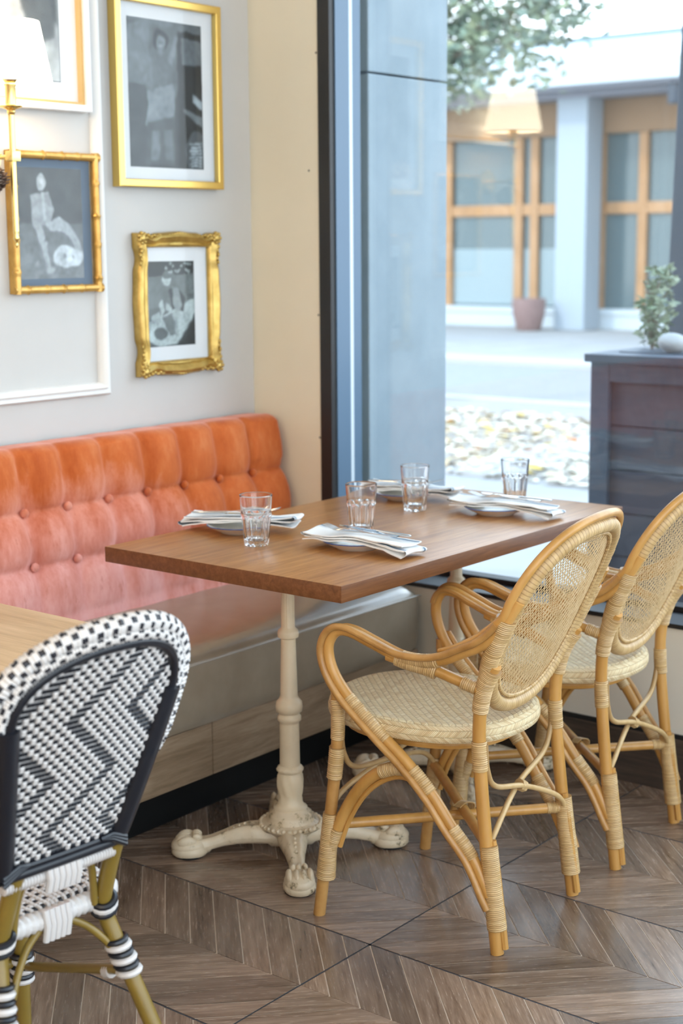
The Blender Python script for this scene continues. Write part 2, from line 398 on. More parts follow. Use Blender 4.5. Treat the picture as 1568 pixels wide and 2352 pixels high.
# outdoors
M_['pave'] = noisy('pale_paving', (.245, .238, .234), (.285, .278, .272), 2, .8)
M_['asph'] = noisy('grey_blue_asphalt', (.205, .207, .21), (.235, .237, .24), 6, .85, .2, 120, .004)
M_['kerb'] = mat('white_kerb_stone', (.38, .38, .38), .7)
M_['soil'] = noisy('leafy_soil', (.27, .255, .235), (.36, .335, .30), 7, .9, .3, 40, .01)
M_['bwood'] = wood('warm_joinery_wood', (.29, .15, .063), (.37, .20, .09), (.43, .25, .13), 'z', .5, .5, .4, 0, False, 6)
M_['bconc'] = mat('blue_grey_concrete_column', (.31, .36, .405), .8)
M_['bsoff'] = mat('grey_soffit', (.25, .26, .30), .8)
M_['bfasc'] = mat('pale_fascia', (.45, .50, .53), .6)
M_['broof'] = mat('white_roof_metal', (.50, .52, .54), .5)
M_['bline'] = mat('grey_gutter', (.16, .22, .26), .5)
M_['bpane'] = mat('far_window_glass', (.09, .13, .14), .10, spec=.45)
M_['bfrost'] = mat('frosted_far_glass', (.24, .305, .325), .45)
M_['bteal'] = mat('teal_sofa_fabric', (.05, .20, .27), .8)
def slats():
    m = mat('brown_slatted_blind', (.30, .17, .09), .7); t = NT(m); v = t.coord('Object'); s_ = t.n('SeparateXYZ'); t.L(v, s_.inputs[0])
    k = t.math('FRACT', t.math('DIVIDE', s_.outputs[2], .045)); t.L(t.ramp(k, [(.0, (.12, .065, .035)), (.25, (.25, .145, .075)), (.8, (.28, .17, .09))]), bsdf(m).inputs['Base Color']); return m
M_['slats'] = slats()
M_['pot'] = noisy('mauve_terracotta', (.19, .115, .105), (.24, .15, .14), 3, .7)
M_['planter'] = noisy('slate_painted_wood', (.040, .058, .085), (.054, .074, .104), 9, .55, .08, 80, .001, coord=(1, 1, 6))
M_['planterp'] = noisy('brown_grey_painted_board', (.048, .050, .068), (.060, .062, .082), 9, .6, .08, 80, .001, coord=(1, 1, 6))
M_['post'] = mat('dark_slate_post', (.028, .042, .062), .4)
M_['bark'] = noisy('grey_bark', (.16, .13, .10), (.26, .22, .18), 10, .9)
def leafm(name, c0, c1):
    m = mat(name, c0, .5); t = NT(m); f = t.noise(t.coord('Object'), 4, 3); t.L(t.ramp(f, [(.35, c0), (.65, c1)]), bsdf(m).inputs['Base Color'])
    bsdf(m).inputs['Subsurface Weight'].default_value = .0; return m
M_['leafg'] = leafm('blue_green_leaf', (.13, .20, .18), (.24, .28, .17))
M_['leafy'] = leafm('yellow_green_leaf', (.40, .38, .14), (.50, .46, .24))
M_['shrub'] = leafm('variegated_leaf', (.12, .18, .09), (.36, .40, .30))
M_['fallen'] = [mat('fallen_leaf_cream', (.60, .54, .43), .7), mat('fallen_leaf_tan', (.46, .34, .20), .7), mat('fallen_leaf_yellow', (.46, .33, .075), .7), mat('fallen_leaf_rust', (.34, .125, .024), .7)]
XW, YW, ZC = -.17, 1.177, 3.1            # picture wall, window wall, ceiling
XR, YF, YG = 4.6, -5.5, 1.325            # right wall, wall behind the camera, glass plane
def struct(name, mb, m, parent=None, **kw):
    o = obj(name, mb, m, parent, kw.pop('smooth', False), **kw)
    if not parent: o['kind'] = 'structure'
    return o
# ---------------------------------------------------------------- floor: big tiles of chevron planks, each plank a piece
floor = struct('floor', MB().box((XW - .1, YF - .1, -.12), (XR + .1, YW + .03, -.0012)), M_['grout'])
T, Y0, X0, PX = .455, -.047, 1.2285, .0758     # tile pitch, a joint along x, a joint along y, plank pitch along x
def clip(poly, a, b, keep):                     # keep the side of x = a (b: axis) that 'keep' says
    out = []
    for i in range(len(poly)):
        p, q = poly[i], poly[(i+1) % len(poly)]; dp, dq = (p[b] - a) * keep, (q[b] - a) * keep
        if dp >= 0: out.append(p)
        if dp * dq < 0:
            t = dp / (dp - dq); out.append((p[0] + t*(q[0]-p[0]), p[1] + t*(q[1]-p[1])))
    return out
def cam_px(v):
    d = Vector(v) - Vector(CAM['loc']); z = d.dot(_f)
    if z <= .1: return None
    return 784 + CAM['f'] * d.dot(_R) / z, 1176 - CAM['f'] * d.dot(_U) / z
far_planks = MB(); cands = []
gap, tg = .0013, .0026
for row in range(-13, 4):
    for half in (0, 1):
        yt = Y0 + T * row - half * T / 2; yb = yt - T / 2      # this half strip
        sl = -1 if half == 0 else 1                            # direction in x from the apex joint
        ya = yb if half == 0 else yt                           # apex side
        ye = yt if half == 0 else yb
        for k in range(-60, 70):
            xa = X0 + k * PX
            g = gap * 1.414
            y_lo, y_hi = (ya + .0008, ye - tg) if half == 0 else (ye + tg, ya - .0008)
            def xs(x, y): return x - abs(y - ya)               # both halves run back towards -x, 45 degrees
            poly = [(xs(xa + g, y_lo), y_lo), (xs(xa + PX - g, y_lo), y_lo), (xs(xa + PX - g, y_hi), y_hi), (xs(xa + g, y_hi), y_hi)]
            cx = sum(p[0] for p in poly) / 4
            if cx < XW - .1 or cx > XR or yb > YW: continue
            for side in (-1, 1):                               # cut at the tile joints along y
                kk = round((cx - X0) / .91); xj = X0 + kk * .91
                q = clip(poly, xj + side * tg, 0, side)
                if len(q) < 3: continue
                q = clip(q, YW - .002, 1, -1) if max(p[1] for p in q) > YW else q
                if len(q) < 3: continue
                ax = sum(p[0] for p in q) / len(q); ay = sum(p[1] for p in q) / len(q)
                px = cam_px((ax, ay, 0)); seen = px and -90 < px[0] < 1660 and 1690 < px[1] < 2460 and ax > .36
                cands.append((seen, ax, ay, q, -PI/4 if half == 0 else PI/4))
npl = 0
for seen, ax, ay, q, ang in cands:
    c, s = math.cos(-ang), math.sin(-ang)
    if seen and npl < 298:
        npl += 1; mb = MB(); mb.prism([((x-ax)*c - (y-ay)*s, (x-ax)*s + (y-ay)*c) for x, y in q], -.006, 0)
        o = obj('floor_plank', mb, M_['plank'], floor, False, loc=(ax, ay, random.uniform(-.0004, .0003))); o.rotation_euler = (0, 0, ang)
    else: far_planks.prism(q, -.006, 0)
o = obj('floor_planking', far_planks, M_['plank'], floor, False); o['kind'] = 'stuff'
jm = MB()
for row in range(-12, 4):
    y = Y0 + T * row
    if y < YW: jm.box((XW, y - tg, -.006), (XR, y + tg, -.0009))
for k in range(-2, 5): jm.box((X0 + .91*k - tg, YF, -.006), (X0 + .91*k + tg, YW, -.0009))
obj('tile_joint', jm, M_['joint'], floor, False)
# ---------------------------------------------------------------- shell of the room
struct('wall_left', MB().box((XW - .12, YF, -.1), (XW, YW + .12, ZC)), M_['wall'])
struct('wall_back', MB().box((XW - .1, YW, .455), (.105, YW + .20, ZC)), M_['backwall'])
struct('wall_back', MB().box((XW - .1, YW, -.1), (XR, YW + .20, .448)), M_['lowwall'])
struct('wall_back', MB().box((.105, YW, 2.9), (XR, YW + .20, ZC)), M_['lowwall'])
wb = bpy.data.objects['wall_back']
for x_, z_ in ((.098, 2.012), (.066, 1.673), (.098, 1.243), (.099, .868)): obj('screw', MB().ball((x_, YW - .0005, z_), (.0032, .0012, .0032), 10, 6), M_['black'], wb)
struct('baseboard_back', MB().box((.35, YW - .012, 0), (XR, YW + .002, .148), .002), M_['baseb'])
struct('trim_1', MB().box((.35, YW - .006, .148), (XR, YW + .002, .160)), M_['black'])
struct('wall_front', MB().box((XW, YF - .12, -.1), (XR, YF, ZC)), M_['wall'])
struct('wall_right', MB().box((XR, YF, -.1), (XR + .15, YW + .1, .12)), M_['wall'])
struct('wall_right', MB().box((XR, YF, 2.95), (XR + .15, YW + .1, ZC)), M_['wall'])
w2 = bpy.data.objects.new('window_2', None); COL.objects.link(w2); w2['kind'] = 'structure'      # the side wall is a shopfront of glass
for y in (YF, -3.85, -2.2, -.55, YW - .0): obj('mullion', MB().box((XR + .03, y - .035, .12), (XR + .11, y + .035, 2.95), .003), M_['black'], w2, False)
obj('window_pane', MB().box((XR + .066, YF, .12), (XR + .074, YW, 2.95)), M_['pane'], w2, False)
struct('ceiling', MB().box((XW - .1, YF - .1, ZC), (XR + .15, YW + .2, ZC + .12)), M_['ceil'])
# panel moulding on the picture wall
def frame_sweep(mb, y0, z0, y1, z1, prof, x=XW):
    """mitred frame on the wall x: prof = [(inset from the outer edge, depth off the wall)] as a closed outline"""
    n = len(prof); vs_ = []
    for cy_, cz_, sy_, sz_ in ((y0, z0, 1, 1), (y1, z0, -1, 1), (y1, z1, -1, -1), (y0, z1, 1, -1)):
        vs_ += [(x + d, cy_ + sy_*i, cz_ + sz_*i) for i, d in prof]
    fs = [(a*n+k, ((a+1) % 4)*n+k, ((a+1) % 4)*n+(k+1) % n, a*n+(k+1) % n) for a in range(4) for k in range(n)]
    return mb.add(vs_, fs)
mould = [(0, 0), (0, .010), (.005, .018), (.011, .013), (.016, .014), (.021, .028), (.029, .020), (.036, .006), (.036, 0)]
struct('trim_2', frame_sweep(MB(), -1.3, 1.038, .553, 2.75, mould), M_['trimw'], smooth=True, angle=60)
# ---------------------------------------------------------------- the big window
win = bpy.data.objects.new('window_1', None); COL.objects.link(win); win['kind'] = 'structure'
struct('window_jamb', MB().box((.105, YW - .004, .448), (.150, YW + .055, 2.9), .002), M_['black'], win)
j = MB().box((.10, YW + .02, .448), (.1545, YW + .085, 2.9)).box((.10, YW + .10, .448), (.146, YW + .150, 2.9))
struct('window_jamb', j, M_['alu'], win)
struct('window_gasket', MB().box((.10, YW + .082, .448), (.1515, YW + .105, 2.9), .002), M_['alul'], win)
struct('window_gasket', MB().box((.09, YG - .012, .448), (.139, YG + .004, 2.9)), M_['black'], win)
struct('window_jamb', MB().box((.08, YG - .03, .448), (.1425, YG - .006, 2.9)), M_['alul'], win)
struct('window_sill', MB().box((.105, YW - .008, .4485), (XR, YG + .03, .462), .002), M_['black'], win)
struct('window_rail', MB().box((.105, YG - .03, .462), (XR, YG + .02, .478), .002), M_['black'], win)
struct('window_rail', MB().box((.105, YG - .06, 2.84), (XR, YG + .03, 2.9), .002), M_['black'], win)
struct('window_jamb', MB().box((XR - .06, YG - .06, .46), (XR, YG + .03, 2.86), .002), M_['black'], win)
struct('window_pane', MB().box((.12, YG - .004, .47), (XR - .03, YG + .004, 2.86)), M_['pane'], win)
# ---------------------------------------------------------------- outdoors: ground, pier, street
GZ = -.1
struct('pavement', MB().box((-30, 1.378, GZ - .2), (20, 10.35, GZ)), M_['pave'])
struct('road', MB().box((-40, 10.55, GZ - .2), (20, 14.6, GZ - .04)), M_['asph'])
struct('kerb', MB().box((-40, 10.35, GZ - .2), (20, 10.55, GZ + .02), .01), M_['kerb'])
struct('kerb', MB().box((-40, 14.6, GZ - .2), (20, 15.3, GZ + .03), .01), M_['kerb'])
struct('plaza_pavement', MB().box((-40, 15.3, GZ - .2), (20, 30, GZ + .02)), M_['pave'])
struct('planting_bed', MB().prism([(-9, 6.0), (-.6, 6.6), (-.6, 9.5), (-9, 9.2)], GZ, GZ + .012), M_['soil'])
struct('footpath', MB().prism([(-2.85, 6.1), (-2.45, 6.1), (-2.55, 9.3), (-3.05, 9.3)], GZ, GZ + .03), M_['kerb'])
pier = thing('concrete_pier', 'pale blue-grey concrete pier standing just outside the window pane', 'pier', (0, 1.40, GZ)); pier['kind'] = 'structure'
obj('concrete_block', MB().box((-.55, 0, 0), (.12, .425, 2.07), .004), M_['concrete'], pier, False)
obj('concrete_block', MB().box((-.55, 0, 2.076), (.12, .425, 4.6), .004), M_['concrete'], pier, False)
# fallen leaves lying on the planting bed
def leaf_mesh(mb, L=.09):
    W = L * .34
    pts = [(-L/2, 0, .002), (-L*.2, -W, .012), (L*.15, -W*.9, .016), (L/2, 0, .006), (L*.15, W*.9, .014), (-L*.2, W, .010)]
    return mb.add(pts + [(x, y, z - .0015) for x, y, z in pts], [(0, 1, 2, 3), (0, 3, 4, 5), (9, 8, 7, 6), (11, 10, 9, 6)] + [(k, (k+5) % 6, 6+(k+5) % 6, 6+k) for k in range(6)])
lm = []
for k, m in enumerate(M_['fallen']):
    o = obj('fallen_leaf', leaf_mesh(MB(), .10), m, None, False); o.location = (-3 - .2*k, 7 + .35*k, GZ + .046)
    lm.append(o)
    tag(o, ['cream fallen leaf lying on the planting bed beyond the window', 'tan fallen leaf lying on the planting bed beyond the window', 'yellow fallen leaf lying on the planting bed beyond the window', 'rust-brown fallen leaf lying on the planting bed beyond the window'][k], 'leaf', ['cream fallen leaves', 'tan fallen leaves', 'yellow fallen leaves', 'rust fallen leaves'][k])
spots = []
for _k in range(2500):
    if len(spots) >= 150: break
    y = random.uniform(6.1, 9.3); f = (y - 6.1) / 3.2; x = random.uniform(-2.9 - 2.1*f, -1.75 - 1.9*f)
    if all((x-a)**2 + (y-b)**2 > .0144 for a, b in spots): spots.append((x, y))
for x, y in spots:
    k = random.choices((0, 1, 2, 3), (10, 5, 2, 1))[0]; o = lm[k].copy(); COL.objects.link(o)
    o.location = (x, y, GZ + .03 + random.uniform(.012, .02)); o.rotation_euler = (random.uniform(-.2, .2), random.uniform(-.2, .2), random.uniform(0, 6.28)); q = random.uniform(.8, 1.4); o.scale = (q, q, q)
lit = MB()
for i in range(1600):
    y = random.uniform(6.05, 9.4); f = (y - 6.1) / 3.2; x = random.uniform(-3.6 - 2.4*f, -1.2 - 1.6*f)
    a = random.uniform(0, 6.28); L = random.uniform(.06, .13); c, s = math.cos(a), math.sin(a); z = GZ + .013 + random.uniform(0, .012)
    q = [(-L/2, 0), (0, -L*.3), (L/2, 0), (0, L*.3)]; tz = random.uniform(0, .02)
    lit.add([(x + u*c - v*s, y + u*s + v*c, z + (tz if n == 1 else 0)) for n, (u, v) in enumerate(q)], [(0, 1, 2, 3)])
tag(obj('leaf_litter', lit, M_['fallen'][0], None, False, kind='stuff'), 'scattered small pale leaves covering the planting bed', 'leaf litter')
# planter box with its shrub and the dark post
PX0, PY0 = .295, 2.5
pl = thing('planter_box', 'dark slate panelled planter box standing outside behind the table', 'planter', (PX0, PY0, GZ))
HT = 1.155
obj('cap', MB().box((-.018, -.02, HT - .03), (1.22, .62, HT), .003).box((.06, .10, HT), (1.16, .54, HT + .004)), M_['planter'], pl, False)
obj('stile', MB().box((0, 0, 0), (.075, .05, HT - .03), .002), M_['planter'], pl, False)
obj('stile', MB().box((.50, 0, 0), (.575, .05, HT - .03), .002), M_['planter'], pl, False)
obj('rail', MB().box((.075, .002, HT - .10), (.50, .05, HT - .03), .002), M_['planter'], pl, False)
obj('rail', MB().box((.075, .002, 0), (.50, .05, .09), .002), M_['planter'], pl, False)
nb = 6; hb = (HT - .19) / nb
for k in range(nb): obj('board', MB().box((.075, .022, .09 + k*hb + .002), (.50, .045, .09 + (k+1)*hb - .002), .002), M_['planterp'], pl, False)
for k in range(nb): obj('board', MB().box((.575, .022, .09 + k*hb + .002), (1.13, .045, .09 + (k+1)*hb - .002), .002), M_['planterp'], pl, False)
obj('side_panel', MB().box((0, .05, 0), (.03, .6, HT - .03)).box((1.17, .0, 0), (1.2, .6, HT - .03)).box((0, .57, 0), (1.2, .6, HT - .03)), M_['planter'], pl, False)
po = thing('dark_post', 'dark slate post rising behind the planter box and its shrub', 'post', (.284, 3.0, GZ))
obj('shaft', MB().bar((.0, .2, 0), (.10, .2, 3.6), .11, .11, (0, 1, 0), .004), M_['post'], po, False)
obj('base_plate', MB().box((-.08, .135, 0), (.08, .30, .012), .003), M_['post'], po, False)
def foliage(mb, n, spread, L, flat=.5, W=.42):
    for i in range(n):
        c = Vector(spread(i)); a = Vector((random.gauss(0, 1), random.gauss(0, 1), random.gauss(0, flat))).normalized(); b_ = a.cross(Vector((random.gauss(0, 1), random.gauss(0, 1), random.gauss(0, 1)))).normalized()
        l = L * random.uniform(.6, 1.25); w_ = l * W
        mb.add([c, c + a*l*.5 + b_*w_*.5, c + a*l, c + a*l*.5 - b_*w_*.5], [(0, 1, 2, 3)])
    return mb
sh = thing('shrub', 'small variegated green shrub growing in the dark planter box', 'shrub', (.395, 2.78, GZ + HT + .006))
def shs(i):
    t = random.random(); h = .02 + t*.28; r = .068 * (1 - .75*abs(t - .45)); a = random.uniform(0, 6.28); q = math.sqrt(random.random())
    return (r*q*math.cos(a) + .03*t, r*q*math.sin(a), h)
obj('foliage', foliage(MB(), 420, shs, .042), M_['shrub'], sh, False, kind='stuff')
stm = MB()
for k in range(6): stm.tube(spline([(0, 0, 0), (random.uniform(-.02, .02), random.uniform(-.02, .02), .12), (random.uniform(-.05, .06), random.uniform(-.05, .05), .25)], 5), [.006 - .0003*i for i in range(11)], 6)
obj('stem', stm, M_['bark'], sh)
tag(obj('pale_stone', MB().ball((0, 0, .022), (.06, .045, .036), 14, 9, fn=lambda v: v * (1 + .25*noise.noise(v*30))), M_['kerb'], None, loc=(.545, 2.66, GZ + HT + .016)), 'small pale stone lying on the cap of the planter box', 'stone')
# ---------------------------------------------------------------- tree beyond the pier
tr = thing('street_tree', 'blue-green leafy tree growing beyond the concrete pier', 'tree', (-6.2, 9.2, GZ))
obj('trunk', MB().tube(spline([(0, 0, -.1), (.05, .02, 1.2), (0, .1, 2.4), (.25, .1, 3.4)], 6), [.16 - .004*i for i in range(19)], 10), M_['bark'], tr)
br = MB(); tips = []
for a in ((1.0, .1, 3.75), (1.8, .1, 3.35), (.3, .5, 4.3), (1.5, -.3, 4.1), (-.8, .2, 4.2), (2.1, .3, 3.7), (1.1, .2, 3.1), (1.3, .0, 4.4), (1.9, .2, 4.15), (.9, .3, 3.4)):
    br.tube(spline([(.1, .08, 2.7), (a[0]*.5, a[1]*.5 + .08, (a[2]+2.9)/2), a], 6), [.06 - .004*i for i in range(13)], 6); tips.append(a)
obj('branch', br, M_['bark'], tr)
def crown(i):
    a = random.choice(tips); return (a[0] + random.gauss(0, .27), a[1] + random.gauss(0, .3), a[2] + random.gauss(0, .17))
obj('foliage', foliage(MB(), 5200, crown, .14), M_['leafg'], tr, False, kind='stuff')
t2 = thing('young_tree', 'yellow-green leafy twig tips of a young tree beyond the planter', 'tree', (-.6, 6.2, GZ))
obj('trunk', MB().tube(spline([(.6, 0, -.1), (.65, 0, 1.6), (.45, 0, 2.5), (-.28, -.05, 2.62)], 6), [.05 - .0022*i for i in range(19)], 8), M_['bark'], t2)
obj('foliage', foliage(MB(), 240, lambda i: (random.gauss(-.18, .16), random.gauss(0, .12), 2.64 + random.gauss(0, .06)), .075), M_['leafy'], t2, False, kind='stuff')
# ---------------------------------------------------------------- the building across the street
bd = thing('building', 'low timber-fronted building with concrete columns across the street', 'building', (0, 22, GZ + .02)); BZ = .08
def bpart(name, lo, hi, m, b=0, par=None): return obj(name, MB().box(lo, hi, b), M_[m], par or bd, False)
bpart('plinth', (-24, -.15, 0), (-2, .3, .26), 'bfasc')
bpart('sill', (-24, -.18, .26), (-2, .12, .36), 'bfasc'); bpart('sill_trim', (-24, -.12, .20), (-2, .0, .26), 'bwood')
xp = [-23.0, -20.2, -17.4, -15.2, -13.76, -12.2, -11.86, -10.52, -9.68, -8.9, -7.4, -5.9, -4.4]
for x in xp: bpart('post', (x - .085, -.1, .36), (x + .085, .1, 3.55), 'bwood', .01)
bpart('rail', (-24, -.08, 2.02), (-2, .08, 2.22), 'bwood', .01); bpart('lintel', (-24, -.1, 3.42), (-2, .12, 3.56), 'bwood', .01)
for a, b_ in zip(xp[:-1], xp[1:]):
    bpart('pane', (a + .085, -.01, 2.22), (b_ - .085, .01, 3.42), 'bpane')
    f = bpart('pane', (a + .085, -.01, .36), (b_ - .085, .01, 2.02), 'bpane')
    if a not in (-10.52, -9.68): obj('frosted_film', MB().box((a + .1, -.02, .40), (b_ - .1, -.011, 1.42)), M_['bfrost'], f, False)
bpart('blind', (-24, -.16, 3.40), (-2, -.06, 4.10), 'slats')
for x in (-20.6, -15.9, -10.72, -5.9): bpart('column', (x - .30, -.75, 0), (x + .30, -.20, 4.1), 'bconc', .02)
bpart('soffit', (-24, -1.3, 4.06), (-2, .2, 4.16), 'bsoff'); bpart('beam', (-24, -.80, 3.98), (-2, -.2, 4.30), 'bsoff')
bpart('fascia', (-24, -1.45, 4.12), (-2, -1.3, 4.42), 'bfasc')
rf = obj('roof', MB().prism([(0, 0), (0, .06), (4.5, 1.0), (4.5, .1)], -24, -2), M_['broof'], bd, False); rf.rotation_euler = (PI/2, 0, PI/2); rf.location = (0, -1.45, 4.42)
bpart('ridge_gutter', (-24, 2.95, 5.40), (-2, 3.12, 5.52), 'bline')
bpart('back_wall', (-24, 2.6, 0), (-2, 2.8, 4.1), 'bconc')
bpart('interior_floor', (-24, .12, 0), (-2, 2.7, .2), 'bconc')
tag(obj('teal_sofa', MB().box((0, 0, 0), (.62, .5, .42), .05).box((0, .38, .38), (.62, .52, .75), .05), M_['bteal'], None, loc=(-10.42, 22.3, GZ + .22)), 'teal sofa standing behind the glass of the building', 'sofa')
pt = thing('terracotta_pot', 'mauve terracotta pot standing beside the column across the street', 'pot', (-11.32, 20.9, GZ + .02))
obj('body', MB().lathe([(.0, 0), (.20, 0), (.22, .02), (.285, .30), (.30, .50), (.29, .56), (.26, .56), (.255, .50), (0, .48)], 28), M_['pot'], pt)
obj('soil', MB().lathe([(0, .49), (.25, .49), (0, .505)], 20), M_['bark'], pt)
wl = thing('wall_lantern', 'dark cylinder lamp hanging under the eaves across the street', 'lamp', (-8.55, 20.75, GZ + .02))
obj('body', MB().lathe([(0, 3.72), (.105, 3.72), (.11, 3.74), (.11, 4.02), (.08, 4.05), (0, 4.05)], 20), M_['post'], wl)
obj('bracket', MB().tube([(0, 0, 4.04), (0, 0, 4.10)], .02, 8), M_['post'], wl)
# ---------------------------------------------------------------- banquette
bq = thing('banquette', 'buttoned orange velvet banquette with taupe leather seat along the picture wall', 'banquette', (0, 0, 0))
BY1, BY0 = 1.165, -2.6; BC = .1488; B0 = 1.012; ROWS = [.767, .627, .487]
def face_x(z): return .035 - .232 * (z - .45)
Ld = (.045**2 + 0)**.5
def prof(s):       # s 0..1 up the face, then over the rounded top to the wall
    if s < .80:
        z = .43 + (.895 - .43) * s / .80; return face_x(z), z, 1.0
    a = (s - .80) / .20
    if a < .6:
        q = a / .6 * PI/2; r = .035; x0 = face_x(.895) - r; return x0 + r*math.cos(q), .895 + r*math.sin(q), 1 - a
    return (face_x(.895) - .035) + ((a - .6) / .4) * (XW + .003 - (face_x(.895) - .035)), .93 - .004*(a-.6), .3
def tuft(u, v):
    y = BY0 + (BY1 - BY0) * u; x, z, nf = prof(v)
    cu = (y - B0) / BC; fu = abs(math.sin(PI * cu))
    if z >= ROWS[0]: hv = math.sin(PI/2 * min(1, (z - ROWS[0]) / .12)); strong = 1
    elif z >= ROWS[1]: hv = math.sin(PI * (z - ROWS[1]) / (ROWS[0] - ROWS[1])); strong = 1
    elif z >= ROWS[2]: hv = math.sin(PI * (z - ROWS[2]) / (ROWS[1] - ROWS[2])); strong = .9
    else: hv = .8; strong = .35
    if z < ROWS[1]: strong *= .55 + .45 * max(0, (z - ROWS[2]) / .14)
    hu = fu ** .42
    if y > B0: hu = 1 - (1 - hu) * .25 if z > ROWS[0] + .03 else 1 - (1 - hu) * .6
    h = .038 * strong * hu * max(0, hv) ** .38 * nf
    # pinch towards each button
    for zr in ROWS[:2]:
        d2 = ((cu - round(cu)) * BC) ** 2 + (z - zr) ** 2; h -= .012 * math.exp(-d2 / .0009) * (1 if round(cu) <= 0 else .3)
    e = min(1, max(0, (BY1 - y) / .035)); k = 1 - (1 - e) ** 2.2
    return (max(x + h - .03*(1-k), XW + .003), y, z + (h * .35 if z > .9 else 0) - (.030*(1-k) if z > .86 else 0))
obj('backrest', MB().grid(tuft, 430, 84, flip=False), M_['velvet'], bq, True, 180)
ec = MB(); ring = [tuft(1, i/40) for i in range(41)]
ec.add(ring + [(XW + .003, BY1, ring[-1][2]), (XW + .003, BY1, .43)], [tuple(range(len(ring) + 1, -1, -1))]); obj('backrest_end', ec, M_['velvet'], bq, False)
for zr in ROWS[:2]:
    for k in range(0, 20):
        y = B0 - BC * k
        if y < -1.9: break
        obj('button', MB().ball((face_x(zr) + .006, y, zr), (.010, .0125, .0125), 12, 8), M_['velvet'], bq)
def seatp(u, v):
    y = -2.6 + (1.150 + 2.6) * u; R = .022
    pts = [(-.12, .458), (.12, .464), (.30, .4655), (.38, .4655)] + [(.38 + .121*math.sin(a), .4305 + .035*math.cos(a)) for a in (.15, .3, .45, .6, .75, .9, 1.05, 1.2, 1.35, 1.5)] + [(.5015, .41), (.503, .35), (.5, .285), (.494, .268)]
    i = v * (len(pts) - 1); a = int(min(i, len(pts) - 2)); f = i - a
    x = pts[a][0] + (pts[a+1][0] - pts[a][0]) * f; z = pts[a][1] + (pts[a+1][1] - pts[a][1]) * f
    z += .0015 * noise.noise(Vector((x*9, y*7, 3))); e = max(0, 1 - (1.150 - y) / .02); return (x - .012*e*e, y, z - .012*e*e if z > .4 else z)
obj('seat_cushion', MB().grid(seatp, 90, 52, flip=False), M_['leather'], bq, True, 60)
obj('seat_end', MB().add([seatp(1, i/26) for i in range(27)] + [(-.12, 1.150, .268)], [tuple(range(27, -1, -1))]), M_['leather'], bq, False)
obj('piping', MB().tube([(.5005, -2.6 + i*.125, .4315) for i in range(31)], .0028, 8), M_['leather'], bq)
for y0, y1 in ((-2.6, -.95), (-.947, .258), (.261, 1.15)):
    obj('wood_panel', MB().box((.46, y0, .128), (.492, y1, .266), .002), M_['fascia'], bq, False)
obj('toe_kick', MB().box((.36, -2.6, .0), (.40, 1.15, .128)).box((-.12, -2.6, 0), (.36, 1.15, .26)), M_['blackkick'], bq, False)
